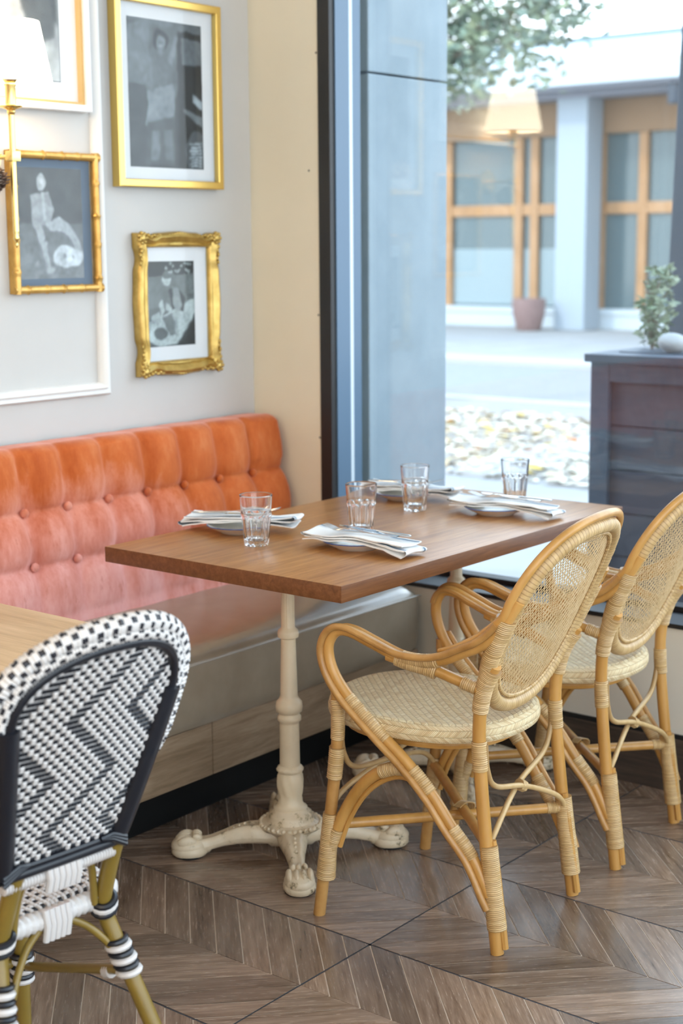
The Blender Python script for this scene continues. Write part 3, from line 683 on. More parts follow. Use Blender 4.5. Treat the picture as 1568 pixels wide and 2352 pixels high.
# ---------------------------------------------------------------- cast-iron pedestal tables
def pedestal(parent, cx, cy_):
    fl = lambda z0, z1: (lambda a, z, r: 1 - (.09 * abs(math.cos(8*a)) ** 3 if z0 < z < z1 else 0))
    H = .712
    prof_ = [(0, .105), (.040, .105), (.041, .112), (.034, .116), (.030, .125), (.0295, .133), (.0285, .140), (.031, .150), (.0335, .165), (.0335, .178), (.0315, .192), (.028, .200), (.0325, .204), (.0335, .209), (.030, .214), (.0245, .218),
             (.0245, .223), (.0235, .318), (.023, .322), (.0235, .326), (.0285, .331), (.0285, .340), (.0245, .345), (.0245, .348), (.031, .353), (.0325, .364), (.031, .376), (.025, .383), (.0225, .388), (.021, .392), (.0175, .528), (.0175, .532), (.0245, .536), (.0255, .545), (.0235, .553), (.0175, .558), (.0165, .562), (.0155, .70), (.0155, H), (0, H)]
    pe = obj('pedestal', MB().lathe(prof_, 128, lambda a, z, r: 1 - (.10 * abs(math.cos(8*a)) ** 4 if (.226 < z < .317 or .393 < z < .527 or .563 < z) else .06*abs(math.cos(4*a + z*40)) ** 2 if .135 < z < .199 else .05*abs(math.cos(6*a)) ** 2 if .203 < z < .213 else 0)), M_['iron'], parent, True, 45, loc=(cx, cy_, 0))
    hub = MB().lathe([(0, .04), (.05, .045), (.062, .058), (.074, .064), (.078, .070), (.070, .076), (.058, .080), (.054, .092), (.052, .098), (.044, .103), (.040, .112), (0, .112)], 40)
    for k in range(34):
        a = 2*PI*k/34; hub.ball((.0735*math.cos(a), .0735*math.sin(a), .0735), .0058, 8, 5)
    obj('hub', hub, M_['foot'], pe, True, 40)
    for q in range(4):
        a = PI/4 + q*PI/2; ca, sa = math.cos(a), math.sin(a); lg = MB()
        def W(r, t, z): return (r*ca - t*sa, r*sa + t*ca, z)
        st = [(.030, .044, .036, .030), (.065, .046, .035, .031), (.100, .047, .030, .031), (.132, .044, .024, .028), (.163, .037, .0195, .0235), (.190, .029, .0185, .021), (.212, .0245, .021, .021), (.235, .025, .027, .022)]
        def stx(u):
            i = u*(len(st)-1); k = int(min(i, len(st)-2)); f = i-k; return [st[k][j]*(1-f) + st[k+1][j]*f for j in range(4)]
        def leg(u, v):
            r, zc, hw, hh = stx(u); th = 2*PI*v; c2, s2 = math.cos(th), math.sin(th)
            ridge = 1 + .22*max(0, s2)*abs(math.sin(2*th)) - .28*max(0, s2)**6            # twin ridges and a groove on top
            arch = -.35*max(0, -s2) if .1 < u < .75 else 0
            return W(r, hw*c2*(1 + .1*math.sin(u*30)*max(0, s2)), zc + hh*s2*(ridge + arch))
        lg.grid(leg, 26, 22, flip=True)
        R = Matrix.Rotation(a, 3, 'Z'); c0 = Vector(W(.245, 0, 0))
        lg.ball(W(.247, 0, .026), (.044, .036, .026), 18, 12, R, lambda v: Vector((v.x, v.y, max(v.z, -.022))))
        for tq in (-.024, -.008, .008, .024):
            lg.ball(W(.260 - abs(tq)*.35, tq, .040), (.023, .0088, .0165), 12, 8, R)
        for tq in (-.014, 0, .014): lg.ball(W(.228, tq, .0495), (.013, .0078, .010), 10, 6, R)
        for k in range(7): lg.ball(W(.112 + .0135*k, 0, .0735 - .0042*k - .0004*k*k), .0042, 7, 5)
        lg.lathe([(0, .004), (.040, .004), (.045, .010), (.045, .018), (.041, .026)], 24, lambda aa, z, r: 1 - .16*abs(math.sin(aa - a)) ** 2, Matrix.Translation(c0))
        obj('foot', lg, M_['foot'], pe, True, 50)
        obj('foot_pad', MB().lathe([(0, 0), (.034, 0), (.036, .005), (0, .006)], 20, None, Matrix.Translation(c0)), M_['rubber'], pe)
    obj('top_plate', MB().box((-.11, -.11, .706), (.11, .11, .7125), .002), M_['iron'], pe, False)
    return pe
TX0, TX1, TY1 = .400, 1.121, 1.221
tb = thing('dining_table', 'brown oak dining table laid for four on cream iron pedestals', 'table', (TX0, 0, 0))
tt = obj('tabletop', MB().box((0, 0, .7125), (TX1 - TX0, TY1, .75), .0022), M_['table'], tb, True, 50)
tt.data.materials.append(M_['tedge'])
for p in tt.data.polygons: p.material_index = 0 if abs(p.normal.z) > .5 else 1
pedestal(tb, .366, .240); pedestal(tb, .366, .946)
tb2 = thing('dining_table', 'pale oak dining table behind the black and white woven chair', 'table', (.40, -1.75, 0))
obj('tabletop', MB().box((0, 0, .7125), (.76, 1.222, .75), .0022), M_['table2'], tb2, True, 50)
p2 = pedestal(tb2, .36, .60)
# ---------------------------------------------------------------- rattan armchairs
def make_rattan():
    t = thing('rattan_armchair', 'honey rattan armchair with caned back nearest, at the table corner', 'chair', (1.24, .2415, 0), math.radians(4.2), 'rattan armchairs')
    R = M_['rattan']; R2 = M_['rattan2']; B = M_['bind']
    def bind(par, *a, **k): return obj('binding', MB().wrap(*a, **k), B, par)
    # seat: a rounded woven pad
    A_, Bs, cx = .232, .203, -.050
    def se(a, k=1.0, ex=2.35):
        c, s = math.cos(a), math.sin(a); return (cx + A_*k*math.copysign(abs(c) ** (2/ex), c), Bs*k*math.copysign(abs(s) ** (2/ex), s))
    sm = MB(); NA = 72; rings = []
    pr = [(0.0, .458), (.35, .459), (.65, .463), (.85, .468), (.93, .469), (.965, .4665), (.99, .461), (1.003, .450), (1.003, .440), (.99, .431), (.94, .427), (0.0, .427)]
    arc = 0
    vs_ = [[(*se(2*PI*k/NA, max(r, .001)), z) for k in range(NA)] for r, z in pr]
    for i in range(len(pr) - 1):
        side = i >= 5
        for k in range(NA):
            q = (k+1) % NA; P = [vs_[i][k], vs_[i][q], vs_[i+1][q], vs_[i+1][k]]
            if side:
                l = 2*PI*.218/NA; w0 = .021*.5*(i-5); uv = [(w0, k*l), (w0, (k+1)*l), (w0 + .0105, (k+1)*l), (w0 + .0105, k*l)]
            else: uv = [(p[0]*.707 + p[1]*.707 + 1, -p[0]*.707 + p[1]*.707 + 1) for p in P]
            sm.add(P, [(3, 2, 1, 0)], [uv[::-1]])
    obj('seat', sm, M_['weave'], t, True, 80)
    rail = [(*se(2*PI*k/40, .80), .416) for k in range(40)]
    obj('seat_ring', MB().tube(rail, .0115, 8, True), R, t)
    W_ = lambda x, s: s * (.2 - .116*x)
    for s in (-1, 1):
        # legs
        fl = [(-.207, W_(-.207, s), 0), (-.176, W_(-.176, s)*.995, .25), (-.158, s*.218, .42), (-.160, s*.219, .535)]
        L1 = obj('leg', MB().tube(spline(fl, 6), .0135, 12), R2, t)
        fp = resample(spline(fl, 6), 60)
        bind(L1, fp[46:57], .0148); bind(L1, fp[36:45], .0165, .0045)
        bind(L1, [tuple(Vector(p) + Vector((.006*(1 - i/18), 0, 0))) for i, p in enumerate(fp[10:28])], .021, r_end=.0165)
        bl = [(.212, s*.1765, 0), (.180, s*.1745, .25), (.162, s*.172, .45), (.174, s*.178, .56), (.205, s*.186, .62)]
        L2 = obj('leg', MB().tube(spline(bl, 6), .0140, 12), R, t)
        L2b = MB().tube(spline([(.226, s*.170, .012), (.205, s*.166, .16), (.192, s*.166, .24)], 6), .0085, 8)
        obj('leg_cane', L2b, R, L2)
        bp = resample(spline(bl, 6), 60)
        bind(L2, [tuple(Vector(p) + Vector((.004, -s*.003, 0))) for p in bp[5:23]], .0205, r_end=.0185); bind(L2, bp[37:44], .0158, .0045); bind(L2, bp[49:60], .0165, r_end=.020)
        # the long bent pole: arm, loop and brace down to the back leg, with a thin cane on its outer side
        arm = [(.262, s*.196, .760), (.225, s*.204, .700), (.185, s*.206, .664), (.141, s*.205, .642), (.099, s*.205, .622), (.050, s*.207, .611), (-.009, s*.210, .613), (-.069, s*.214, .633), (-.125, s*.218, .652), (-.160, s*.221, .647), (-.178, s*.223, .612), (-.168, s*.221, .562), (-.131, s*.216, .508), (-.060, s*.208, .441), (.001, s*.202, .388), (.061, s*.196, .326), (.110, s*.190, .258), (.155, s*.183, .199), (.193, s*.180, .124)]
        ap = spline(arm, 7); Am = obj('arm', MB().tube(ap, .0125, 12), R, t)
        cen = Vector((.0, 0, .53)); out = []
        for i, p in enumerate(ap):
            tg_ = (ap[min(i+1, len(ap)-1)] - ap[max(i-1, 0)]).normalized(); nn = tg_.cross(Vector((0, s, 0))).normalized()
            if nn.dot(Vector((-1, 0, .4)) if i > 50 else Vector((0, 0, 1))) < 0 and i < 80: nn = -nn
            out.append(p + (-nn if (tg_.cross(Vector((0, s, 0)))).dot(nn) < 0 and False else nn) * .0 + Vector((0, s*.0155, 0)) + nn * .010)
        out = [o_ for o_ in out[6:]]
        tail = [out[-1] + Vector((.010, -s*.004, -.022))]
        obj('arm_cane', MB().tube(out + tail, .0078, 10), R2, Am)
        inn = [p + Vector((0, -s*.0165, .004)) for p in ap[8:70]]
        obj('arm_cane', MB().tube(inn, .0068, 8), R2, Am)
        bind(Am, ap[84:94], .0135, .0045); bind(Am, ap[100:106], .0140, .0045); bind(Am, ap[112:120], .0140, .0045); bind(Am, ap[30:42], .0150, .005)
        # support from the back leg up to the arm
        sp = [(.172, s*.182, .562), (.114, s*.188, .578), (.063, s*.197, .594), (.010, s*.206, .602), (-.035, s*.211, .612)]
        Sp = obj('arm_support', MB().tube(spline(sp, 6), .0120, 10), R, t)
        sq = resample(spline(sp, 6), 40); bind(Sp, sq[2:9], .0138, .0042); bind(Sp, sq[19:37], .0185, .0042, r_end=.0150)
        # side arch
        ar = [(-.188, W_(-.19, s), .135), (-.150, s*.217, .232), (-.112, s*.213, .300), (-.070, s*.208, .343), (-.019, s*.202, .366), (.026, s*.197, .362)]
        Ar = obj('side_arch', MB().tube(spline(ar, 7), .0130, 12), R, t)
        aq = resample(spline(ar, 7), 40); bind(Ar, aq[30:40], .0148, .0042); bind(Ar, aq[0:10], .0148, .0042)
        obj('arch_cane', MB().tube(spline([(-.158, s*.213, .165), (-.136, s*.211, .226), (-.101, s*.208, .287), (-.062, s*.204, .326), (-.018, s*.200, .347), (.02, s*.197, .345)], 6), .0062, 8), R, Ar)
    # crossing bent canes front and back
    for x0, x1, zt, zb, hw in ((.166, .186, .415, .195, .168), (-.160, -.180, .405, .215, .214)):
        for s in (-1, 1):
            o_ = .008*s
            c = [(x0 + o_, -s*hw, zt + .03), (x0 + o_, -s*(hw - .010), zt - .03), (x0 + o_, -s*(hw*.72), zt - .075), (x0 + o_ + .003, 0, (zt+zb)/2 + .0), (x1 + o_, s*hw*.72, zb + .055), (x1 + o_, s*(hw + .0), zb + .005), (x1 + o_ + .004, s*(hw + .006), zb - .045)]
            obj('cross_cane', MB().tube(spline(c, 7), .0062, 10), B, t)
        obj('cross_tie', MB().wrap([(x0 + .004, -.010, (zt+zb)/2 + .005), (x0 + .004, .010, (zt+zb)/2 - .005)], .0125, .004, 8), B, t)
    # floor-level crossed stretchers
    for (a, b_) in (((-.178, -.216, .212), (.186, .168, .205)), ((-.178, .216, .222), (.186, -.168, .222))):
        S = obj('stretcher', MB().tube([a, b_], .0115, 12), R, t)
        a_, q_ = Vector(a), Vector(b_); obj('binding', MB().wrap([a_.lerp(q_, .93), a_.lerp(q_, .985)], .0125, .004), B, S)
    k = Vector((.028, .0, .215)); b = MB()
    for i in range(5): b.tube(spline([k + Vector((-.013 + .004*i, -.022, .016)), k + Vector((.004*i - .008, 0, .023)), k + Vector((.004*i, .022, .013)), k + Vector((.004*i - .004, .018, -.012))], 5), .0018, 6)
    obj('stretcher_tie', b, B, t, kind='stuff')
    # the tilted oval back
    ZC_, HH, HW = .692, .196, .186
    def surf(y, z): return .158 + (z - .494)*.452 - .024*(y/.19) ** 2
    def hoop(a, k=1.0, dx=0):
        c, s = math.cos(a), math.sin(a); ex = 2/2.5
        y = HW*k*math.copysign(abs(s) ** ex, s); z = ZC_ + HH*k*math.copysign(abs(c) ** ex, c)
        y *= 1 + .05*(z - ZC_)/HH
        return Vector((surf(y, z) + dx, y, z))
    hp = [hoop(2*PI*i/96) for i in range(97)]
    Bk = obj('backrest', MB().tube(hp[:-1], .0115, 10, True), R, t)
    h2 = resample(hp, 300); wm = MB()
    Rr = [.0160 + (.0011*(.6 + .8*random.random()) if i % 2 else 0) for i in range(300)]
    obj('binding', wm.tube(h2[:-1], Rr, 12, True, uvs=150/plen(h2)), B, Bk)
    # outer rim cane over the top, from arm to arm
    tail = [(.085, .2065, .638), (.120, .2065, .648), (.158, .207, .666), (.192, .2075, .690)]
    rim = [hoop(a, 1.128) for a in [2*PI*(i/24 - .5)*.47 for i in range(25)]]
    rim = [Vector((x, -y, z)) for x, y, z in tail] + rim + [Vector(q) for q in tail[::-1]]
    if rim[4].y > 0: rim[4:-4] = rim[4:-4][::-1]
    rp = spline(rim, 4); nr = len(rp); obj('rim_cane', MB().tube(rp, [.0092*min(1, .45 + min(i, nr-1-i)/12) for i in range(nr)], 12), R, Bk)
    # thin binding where the rim meets the hoop near the arms
    for s in (-1, 1):
        bm_ = MB(); pts = [hoop(s*a, 1.055) for a in (1.48, 1.62, 1.78, 1.95, 2.1)]
        bm_.wrap(spline(pts, 8), .0215, .0042, 12, r_end=.0155); obj('binding', bm_, B, Bk)
    obj('edge_stitching', MB().wrap([hoop(2*PI*i/80, .905, .004) for i in range(81)], .0034, .009, 7, depth=.0016), B, Bk)
    # open cane webbing: two diagonal sets of strands
    web = MB(); P_ = .0102; HWi, HHi = HW*.93, HH*.93
    for sgn in (-1, 1):
        n = 62
        for k in range(-n, n + 1):
            c = k * P_ * 1.30; pts = []
            for i in range(81):
                q = -.42 + .84*i/80; y = q*.58; z = ZC_ + sgn*q*.815 + c
                if (abs(y/(HWi*(1 + .05*(z - ZC_)/HH)))) ** 2.5 + abs((z - ZC_)/HHi) ** 2.5 < 1.0: pts.append(Vector((surf(y, z) + sgn*.0006, y, z)))
            if len(pts) < 4: continue
            q = resample(pts, 9); d = (q[-1] - q[0]).normalized(); nx = Vector((1, 0, -.45)).normalized(); sd = d.cross(nx).normalized()
            vs_ = []
            for i, p in enumerate(q):
                wv = nx * (.0006 * (1 if (i + k) % 2 else -1))
                vs_ += [p + wv - sd*.00125 - nx*.0004, p + wv + sd*.00125 - nx*.0004, p + wv + sd*.00125 + nx*.0004, p + wv - sd*.00125 + nx*.0004]
            web.add(vs_, [(i*4+a, i*4+(a+1) % 4, (i+1)*4+(a+1) % 4, (i+1)*4+a) for i in range(len(q)-1) for a in range(4)])
    o = obj('cane_webbing', web, M_['caneweb'], Bk, False); o['kind'] = 'stuff'
    return t
ch = make_rattan()
dup(ch, (1.222, .782, 0), math.radians(4.0), 'honey rattan armchair with caned back further off, near the low window wall', 'rattan armchairs')
# ---------------------------------------------------------------- black and white woven bistro chair
def make_bistro():
    t = thing('bistro_chair', 'olive bamboo-style bistro chair with black and white woven back', 'chair', (1.351, -.993, 0), math.radians(-4.5))
    O, Wh, Bl = M_['olive'], M_['wwhite'], M_['wblack']
    def surf(y, z): return .045 + (z - .55)*.36 + .060*max(0, z - .45)*(1 - (y/.16) ** 2)
    def outline(off, n=90, zb=.545, close=False):
        pts = []; hb, ht, zs, za = .098 + off, .139 + off, .80, .896 + off
        for i in range(n + 1):
            a = i / n
            if a < .3: q = a/.3; y = -(hb + (ht - hb)*q ** .9); z = zb + (zs - zb)*q
            elif a > .7: q = (1-a)/.3; y = hb + (ht - hb)*q ** .9; z = zb + (zs - zb)*q
            else:
                q = (a - .3)/.4*PI; c, s = math.cos(q), math.sin(q); ex = 2/2.3
                y = -ht*math.copysign(abs(c) ** ex, c); z = zs + (za - zs)*abs(s) ** ex
            pts.append((y, z))
        return pts
    def P3(pts, dx=0): return [Vector((surf(y, z) + dx, y, z)) for y, z in pts]
    # legs
    for s in (-1, 1):
        rl = [(.150, s*.178, .0), (.066, s*.130, .235), (.014, s*.102, .375), (.001, s*.091, .430), (.016, s*.088, .485), (.046, s*.086, .560)]
        rl = [(x, y - (.012 if s < 0 else 0), z) for x, y, z in rl]
        L = obj('leg', MB().tube(spline(rl, 7), .0135, 14), O, t)
        rq = resample(spline(rl, 7), 60)
        az = lambda z: min(rq, key=lambda p: abs(p.z - z)).copy()
        A0, A1, B0_, B1_ = az(.322), az(.376), az(.428), az(.448)
        mb, mk = MB(), MB()
        for i in range(6):      # striped lashing above the side stretcher
            c = A0.lerp(A1, i/5.5); d = (A1 - A0).normalized(); nn = d.cross(Vector((1, .2*s, 0))).normalized(); u = d.cross(nn)
            ring = [c + (nn*math.cos(2*PI*k/16) + u*math.sin(2*PI*k/16))*.0165 + d*.004*math.sin(2*PI*k/16) for k in range(16)]
            (mb if i % 2 == 0 else mk).tube(ring, .0056 if i % 2 == 0 else .0046, 8, True)
        for i in range(3):
            c = B0_.lerp(B1_, i/2.5); d = (B1_ - B0_).normalized(); nn = d.cross(Vector((1, .2*s, 0))).normalized(); u = d.cross(nn)
            ring = [c + (nn*math.cos(2*PI*k/16) + u*math.sin(2*PI*k/16))*.0172 + d*.006*math.sin(2*PI*k/16 + 1) for k in range(16)]
            (mk if i != 1 else mb).tube(ring, .0056, 8, True)
        mb.tube(spline([B1_ + Vector((.0, -.012*s, .006)), B1_ + Vector((-.014, -.02*s, -.012)), B0_ + Vector((-.03, -.03*s, .0))], 5), .0056, 8)
        mk.tube(spline([B1_ + Vector((.0, -.014*s, .0)), B0_ + Vector((-.014, -.022*s, .0)), B0_ + Vector((-.03, -.034*s, -.008))], 5), .0056, 8)
        obj('white_lashing', mb, Wh, L, kind='stuff'); obj('black_lashing', mk, Bl, L, kind='stuff')
        obj('foot_cap', MB().lathe([(0, 0), (.014, 0), (.016, .004), (.0155, .03), (0, .031)], 16, None, Matrix.Translation(Vector((.150, s*.178, 0)))), M_['rubber'], L)
        fl = [(-.315, s*.146, 0), (-.298, s*.136, .2), (-.275, s*.122, .43)]
        F = obj('leg', MB().tube(spline(fl, 6), .0132, 14), O, t)
        mb, mk = MB(), MB()
        for i in range(6):
            c = Vector(fl[1]) + Vector((.0016*i, -s*.001*i, .010*i - .012)); ring = [c + Vector((math.cos(2*PI*k/16)*.0168, math.sin(2*PI*k/16)*.0168, 0)) for k in range(16)]
            (mb if i % 2 == 0 else mk).tube(ring, .0054, 8, True)
        obj('white_lashing', mb, Wh, F); obj('black_lashing', mk, Bl, F)
        obj('foot_cap', MB().lathe([(0, 0), (.014, 0), (.016, .004), (.0155, .03), (0, .031)], 16, None, Matrix.Translation(Vector(fl[0]))), M_['rubber'], F)
        S = obj('side_stretcher', MB().tube([(.018, s*.108, .322), (-.296, s*.134, .212)], .0085, 10), O, t)
        obj('white_lashing', MB().wrap([(-.010, s*.110, .308), (-.028, s*.112, .302)], .0105, .006), Wh, S)
        obj('back_brace', MB().tube(spline([(-.008, s*.022, .430), (.0, s*.055, .410), (.012, s*.082, .380), (.022, s*.100, .350)], 6), .0062, 10), O, t)
        obj('back_loop', MB().tube(spline([(.034, s*.020 - .018, .530), (.026, s*.046 - .012, .532), (.014, s*.064 - .006, .515), (.006, s*.072 - .004, .480), (.002, s*.076 - .004, .440)], 7), .0062, 10), O, t)
    obj('front_stretcher', MB().tube([(-.297, -.134, .225), (-.297, .134, .225)], .0085, 10), O, t)
    # seat
    SX0, SX1, SH = -.34, -.012, .454
    def hw(x): f = (x - SX0)/(SX1 - SX0); return .152 - .022*f - .10*max(0, (.10 - f)/.10) ** 2 - .030*max(0, (f - .90)/.10) ** 2
    def sy(u, v):
        x = SX0 + (SX1 - SX0)*u; y = (2*v - 1)*hw(x); e = min(1, min(u, 1-u)/.05)*min(1, min(v, 1-v)/.05)
        return (x, y, SH - .014*(1-e) ** 2)
    seat = obj('seat', MB().grid(sy, 40, 36).grid(lambda u, v: (sy(u, v)[0], sy(u, v)[1], SH - .030), 10, 10, flip=True), M_['wwhite'], t)
    sw, sb = MB(), MB(); cu, cv = 34, 30
    def pad(mb, u0, u1, v0, v1, h, fn):
        c = [fn(u0, v0), fn(u1, v0), fn(u1, v1), fn(u0, v1)]; iu, iv = (u1-u0)*.18, (v1-v0)*.18
        n = (Vector(c[1]) - Vector(c[0])).cross(Vector(c[3]) - Vector(c[0])).normalized() * h
        d = [Vector(fn(u0+iu, v0+iv)) + n, Vector(fn(u1-iu, v0+iv)) + n, Vector(fn(u1-iu, v1-iv)) + n, Vector(fn(u0+iu, v1-iv)) + n]
        mb.add(c + d, [(4, 5, 6, 7), (0, 1, 5, 4), (1, 2, 6, 5), (2, 3, 7, 6), (3, 0, 4, 7)])
    for i in range(1, cu-1):
        for j in range(1, cv-1):
            ring = max(abs(i - cu/2)/cu, abs(j - cv/2)/cv)
            blk = (i + j) % 2 == 0 and (i % 2 == 0) and ((i//2 + j//2) % 7 != 3)
            if blk: pad(sb, i/cu, (i+.95)/cu, j/cv, (j+.95)/cv, .0022, sy)
            else: pad(sw, (i-.02)/cu, (i+1.02)/cu, (j+.06)/cv, (j+.94)/cv, .0030, sy)
    o = obj('white_weave', sw, Wh, seat, False); o['kind'] = 'stuff'; o = obj('black_weave', sb, Bl, seat, False); o['kind'] = 'stuff'
    edge = [(SX0 + (SX1-SX0)*u, hw(SX0 + (SX1-SX0)*u), SH - .014) for u in [i/24 for i in range(25)]]
    ring = edge + [(x, -y, z) for x, y, z in edge[::-1]]
    rr = resample(ring + [ring[0]], 380)
    obj('wrapped_edge', MB().tube(rr[:-1], [.0145 + (.0024 if i % 4 in (1, 2) else 0) for i in range(380)], 10, True), Wh, seat)
    cl = MB()
    for k in range(5): cl.tube([Vector((SX1 + .013, -.020 + .010*k, SH + .006)), Vector((SX1 + .018, -.020 + .010*k, SH - .018)), Vector((SX1 + .012, -.020 + .010*k, SH - .045))], .0056, 8)
    obj('white_lashing', cl, Wh, seat)
    # back: woven panel, black rim, two wrapped rolls, white bottom rail
    inner = outline(0.0)
    def inside(y, z):
        if z < .545: return False
        if z < .80: return abs(y) < .098 + .041*((z - .545)/.255) ** .9 - .004
        return (abs(y)/.139) ** 2.3 + ((z - .80)/.096) ** 2.3 < .96
    bk = MB(); n = len(inner); bk.add([tuple(p) for p in P3(inner, -.0015)] + [(surf(0, .72) - .0015, 0, .72)], [(i, (i+1) % n, n) for i in range(n)])
    Bk = obj('backrest', bk, M_['wwhite'], t, False, loc=(0, -.020, .010))
    cw, chh = .0090, .0086; ww, wb = MB(), MB(); NI, NJ = 38, 43
    def fb(u, v): y, z = -.17 + u, .545 + v; return (surf(y, z), y, z)
    for j in range(NJ):
        i = -1
        tri = abs(((j + 5) % 22) - 11)
        for i in range(NI):
            y, z = -.17 + (i+.5)*cw, .545 + (j+.5)*chh
            if not inside(y, z): continue
            dash = (i - tri - 1) % 12 == 0
            if dash and (i + j) % 2 == 1: pad(wb, (i - .12)*cw, (i + 1.12)*cw, (j + .14)*chh, (j + .80)*chh, .0016, fb)
            elif (i + j) % 2 == 0: pad(wb, (i + .08)*cw, (i + .92)*cw, (j + .14)*chh, (j + .80)*chh, .0016, fb)
            else: pad(ww, (i + .04)*cw, (i + .96)*cw, (j - .10)*chh, (j + 1.10)*chh, .0022, fb)
    o = obj('white_weave', ww, Wh, Bk, False); o['kind'] = 'stuff'; o = obj('black_weave', wb, Bl, Bk, False); o['kind'] = 'stuff'
    rim = P3(outline(.004)); obj('black_rim', MB().tube(rim[26:65], .0085, 10).tube(rim[:28], [.0175]*28, 12, sy=.7).tube(rim[63:], [.0175]*28, 12, sy=.7), Bl, Bk)
    bot = [Vector((surf(y, .547) + .003, y, .547)) for y in [-.104 + .208*i/20 for i in range(21)]]
    obj('black_rail', MB().tube(bot, .0088, 10).tube([p + Vector((.003, 0, .011)) for p in bot], .0055, 8), Bl, Bk)
    for s in (-1, 1):
        q = MB()
        for k in range(3): q.tube([Vector((surf(s*.104, .55) + .012, s*(.112 - .02*0), .540 + .006*k)), Vector((surf(s*.09, .55) + .013, s*.085, .556 + .004*k)), Vector((surf(s*.07, .55) + .009, s*.066, .560))], .0046, 8)
        obj('black_lashing', q, Bl, Bk)
    b2 = [Vector((surf(y, .530) - .002, y, .528)) for y in [-.100 + .200*i/150 for i in range(151)]]
    obj('white_rail', MB().tube(b2, [.0098 + (.0020 if i % 4 in (1, 2) else 0) for i in range(151)], 10), Wh, Bk)
    cl = MB()
    for k in range(6): cl.tube([Vector((surf(0, .53) + .009, -.026 + .0104*k, .541)), Vector((surf(0, .53) + .0125, -.026 + .0104*k, .524)), Vector((surf(0, .53) + .006, -.026 + .0104*k, .503))], .0056, 8)
    obj('white_lashing', cl, Wh, Bk)
    def roll(name, off, r, dx, a0, a1):
        p = resample(P3(outline(off), dx)[a0:a1], 420)
        N = len(p); k = lambda i: min(1, min(i, N-1-i)/30) ** .5*.7 + .3
        obj(name, MB().tube(p, [(r + (.0016 if i % 4 in (1, 2) else 0))*k(i) for i in range(N)], 14), M_['roll'], Bk)
    roll('inner_roll', .0165, .0088, -.003, 24, 67); roll('outer_roll', .0325, .0140, -.012, 14, 77)
    for s in (-1, 1):
        side = [(s*(abs(y)), z) for y, z in outline(.018)[2:22]]
        p = resample(P3(side, -.006), 100); obj('edge_binding', MB().tube(p, [.0075 + (.0014 if i % 4 in (1, 2) else 0) for i in range(len(p))], 8), M_['roll'], Bk)
    return t
make_bistro()
# ---------------------------------------------------------------- table settings
def plate_proto():
    t = thing('bread_plate', '', 'plate', (0, 0, 0), 0, 'ivory plates with blue rims')
    obj('dish', MB().lathe([(0, .004), (.040, .004), (.046, .0055), (.074, .0175), (.081, .0205), (.0825, .0198), (.076, .0150), (.050, .0025), (.048, 0), (.042, 0), (.040, .0015), (0, .0015)], 56), M_['china'], t, True, 60)
    obj('rim_line', MB().lathe([(.0800, .0206), (.0815, .0213), (.0832, .0203), (.0828, .0192), (.0800, .0206)], 56, cap=False), M_['blue'], t, True, 60)
    return t
def napkin_mesh(seed, drop=1.0):
    """a strip folded in three, lying over the plate with both ends drooping"""
    rnd = random.Random(seed); mb = MB(); L, W = .290, .088; nL, nW = 34, 10; off = [rnd.uniform(-.006, .006) for _ in range(3)]
    def base(s):   # height along the length
        a = abs(s)
        h = .0262 + .0030*math.cos(s*PI*1.4) if a < .62 else .0262 - (a - .62) * (.040 if s > 0 else .016)*drop - .002
        return h
    def layer(k, u0, u1, thick):
        def top(u, v):
            s = u0 + (u1 - u0)*u; y = (v - .5)*W*(1 - .04*k) + off[k]*.5 + .004*math.sin(s*5 + k); 
            z = base(s) + k*(.0055 + .0050*abs(s) ** 4) + .0024*noise.noise(Vector((s*3.1 + seed*7, y*22, k*3.3 + seed))) + .0030*math.sin(y*55 + s*2.2 + k) * min(1, .25 + abs(s))
            return Vector((s*L/2 - .0, y, max(z, .0034 + .0034*k)))
        mb.grid(top, nL, nW, uvf=lambda u, v: ((u0 + (u1-u0)*u), v if k % 2 == 0 else 1 - v))
        mb.grid(lambda u, v: top(u, v) - Vector((0, 0, thick)), nL, nW, flip=True, uvf=lambda u, v: ((u0 + (u1-u0)*u), v))
        A = [top(i/nL, 0) for i in range(nL+1)]; Bq = [top(i/nL, 1) for i in range(nL+1)]; dz = Vector((0, 0, -thick))
        for ed, fl in ((A, False), (Bq, True)):
            for i in range(nL):
                f = [ed[i], ed[i] + dz, ed[i+1] + dz, ed[i+1]]; mb.add(f if not fl else f[::-1], [(0, 1, 2, 3)], [[(0, 0)]*4])
        for u in (0, 1):
            for j in range(nW):
                f = [top(u, j/nW), top(u, (j+1)/nW), top(u, (j+1)/nW) + dz, top(u, j/nW) + dz]; mb.add(f if u == 0 else f[::-1], [(0, 1, 2, 3)], [[(0, 0)]*4])
        return top
    t0 = layer(0, -1.0, .98, .0030); t1 = layer(1, -.985, 1.0, .0030); t2 = layer(2, -1.0, .94, .0030)
    def fold(ta, ua, tb_, ub, sgn):
        def g(u, v):
            a, b_ = ta(ua, v), tb_(ub, v); th = PI*u; m = (a + b_)/2; r = (b_ - a)/2
            return m - r*math.cos(th) + Vector((sgn*.0095*math.sin(th), 0, 0))
        mb.grid(g, 8, nW, flip=sgn > 0, uvf=lambda u, v: (sgn, v))
    fold(t0, 1, t1, 1, 1); fold(t1, 0, t2, 0, -1)
    return mb
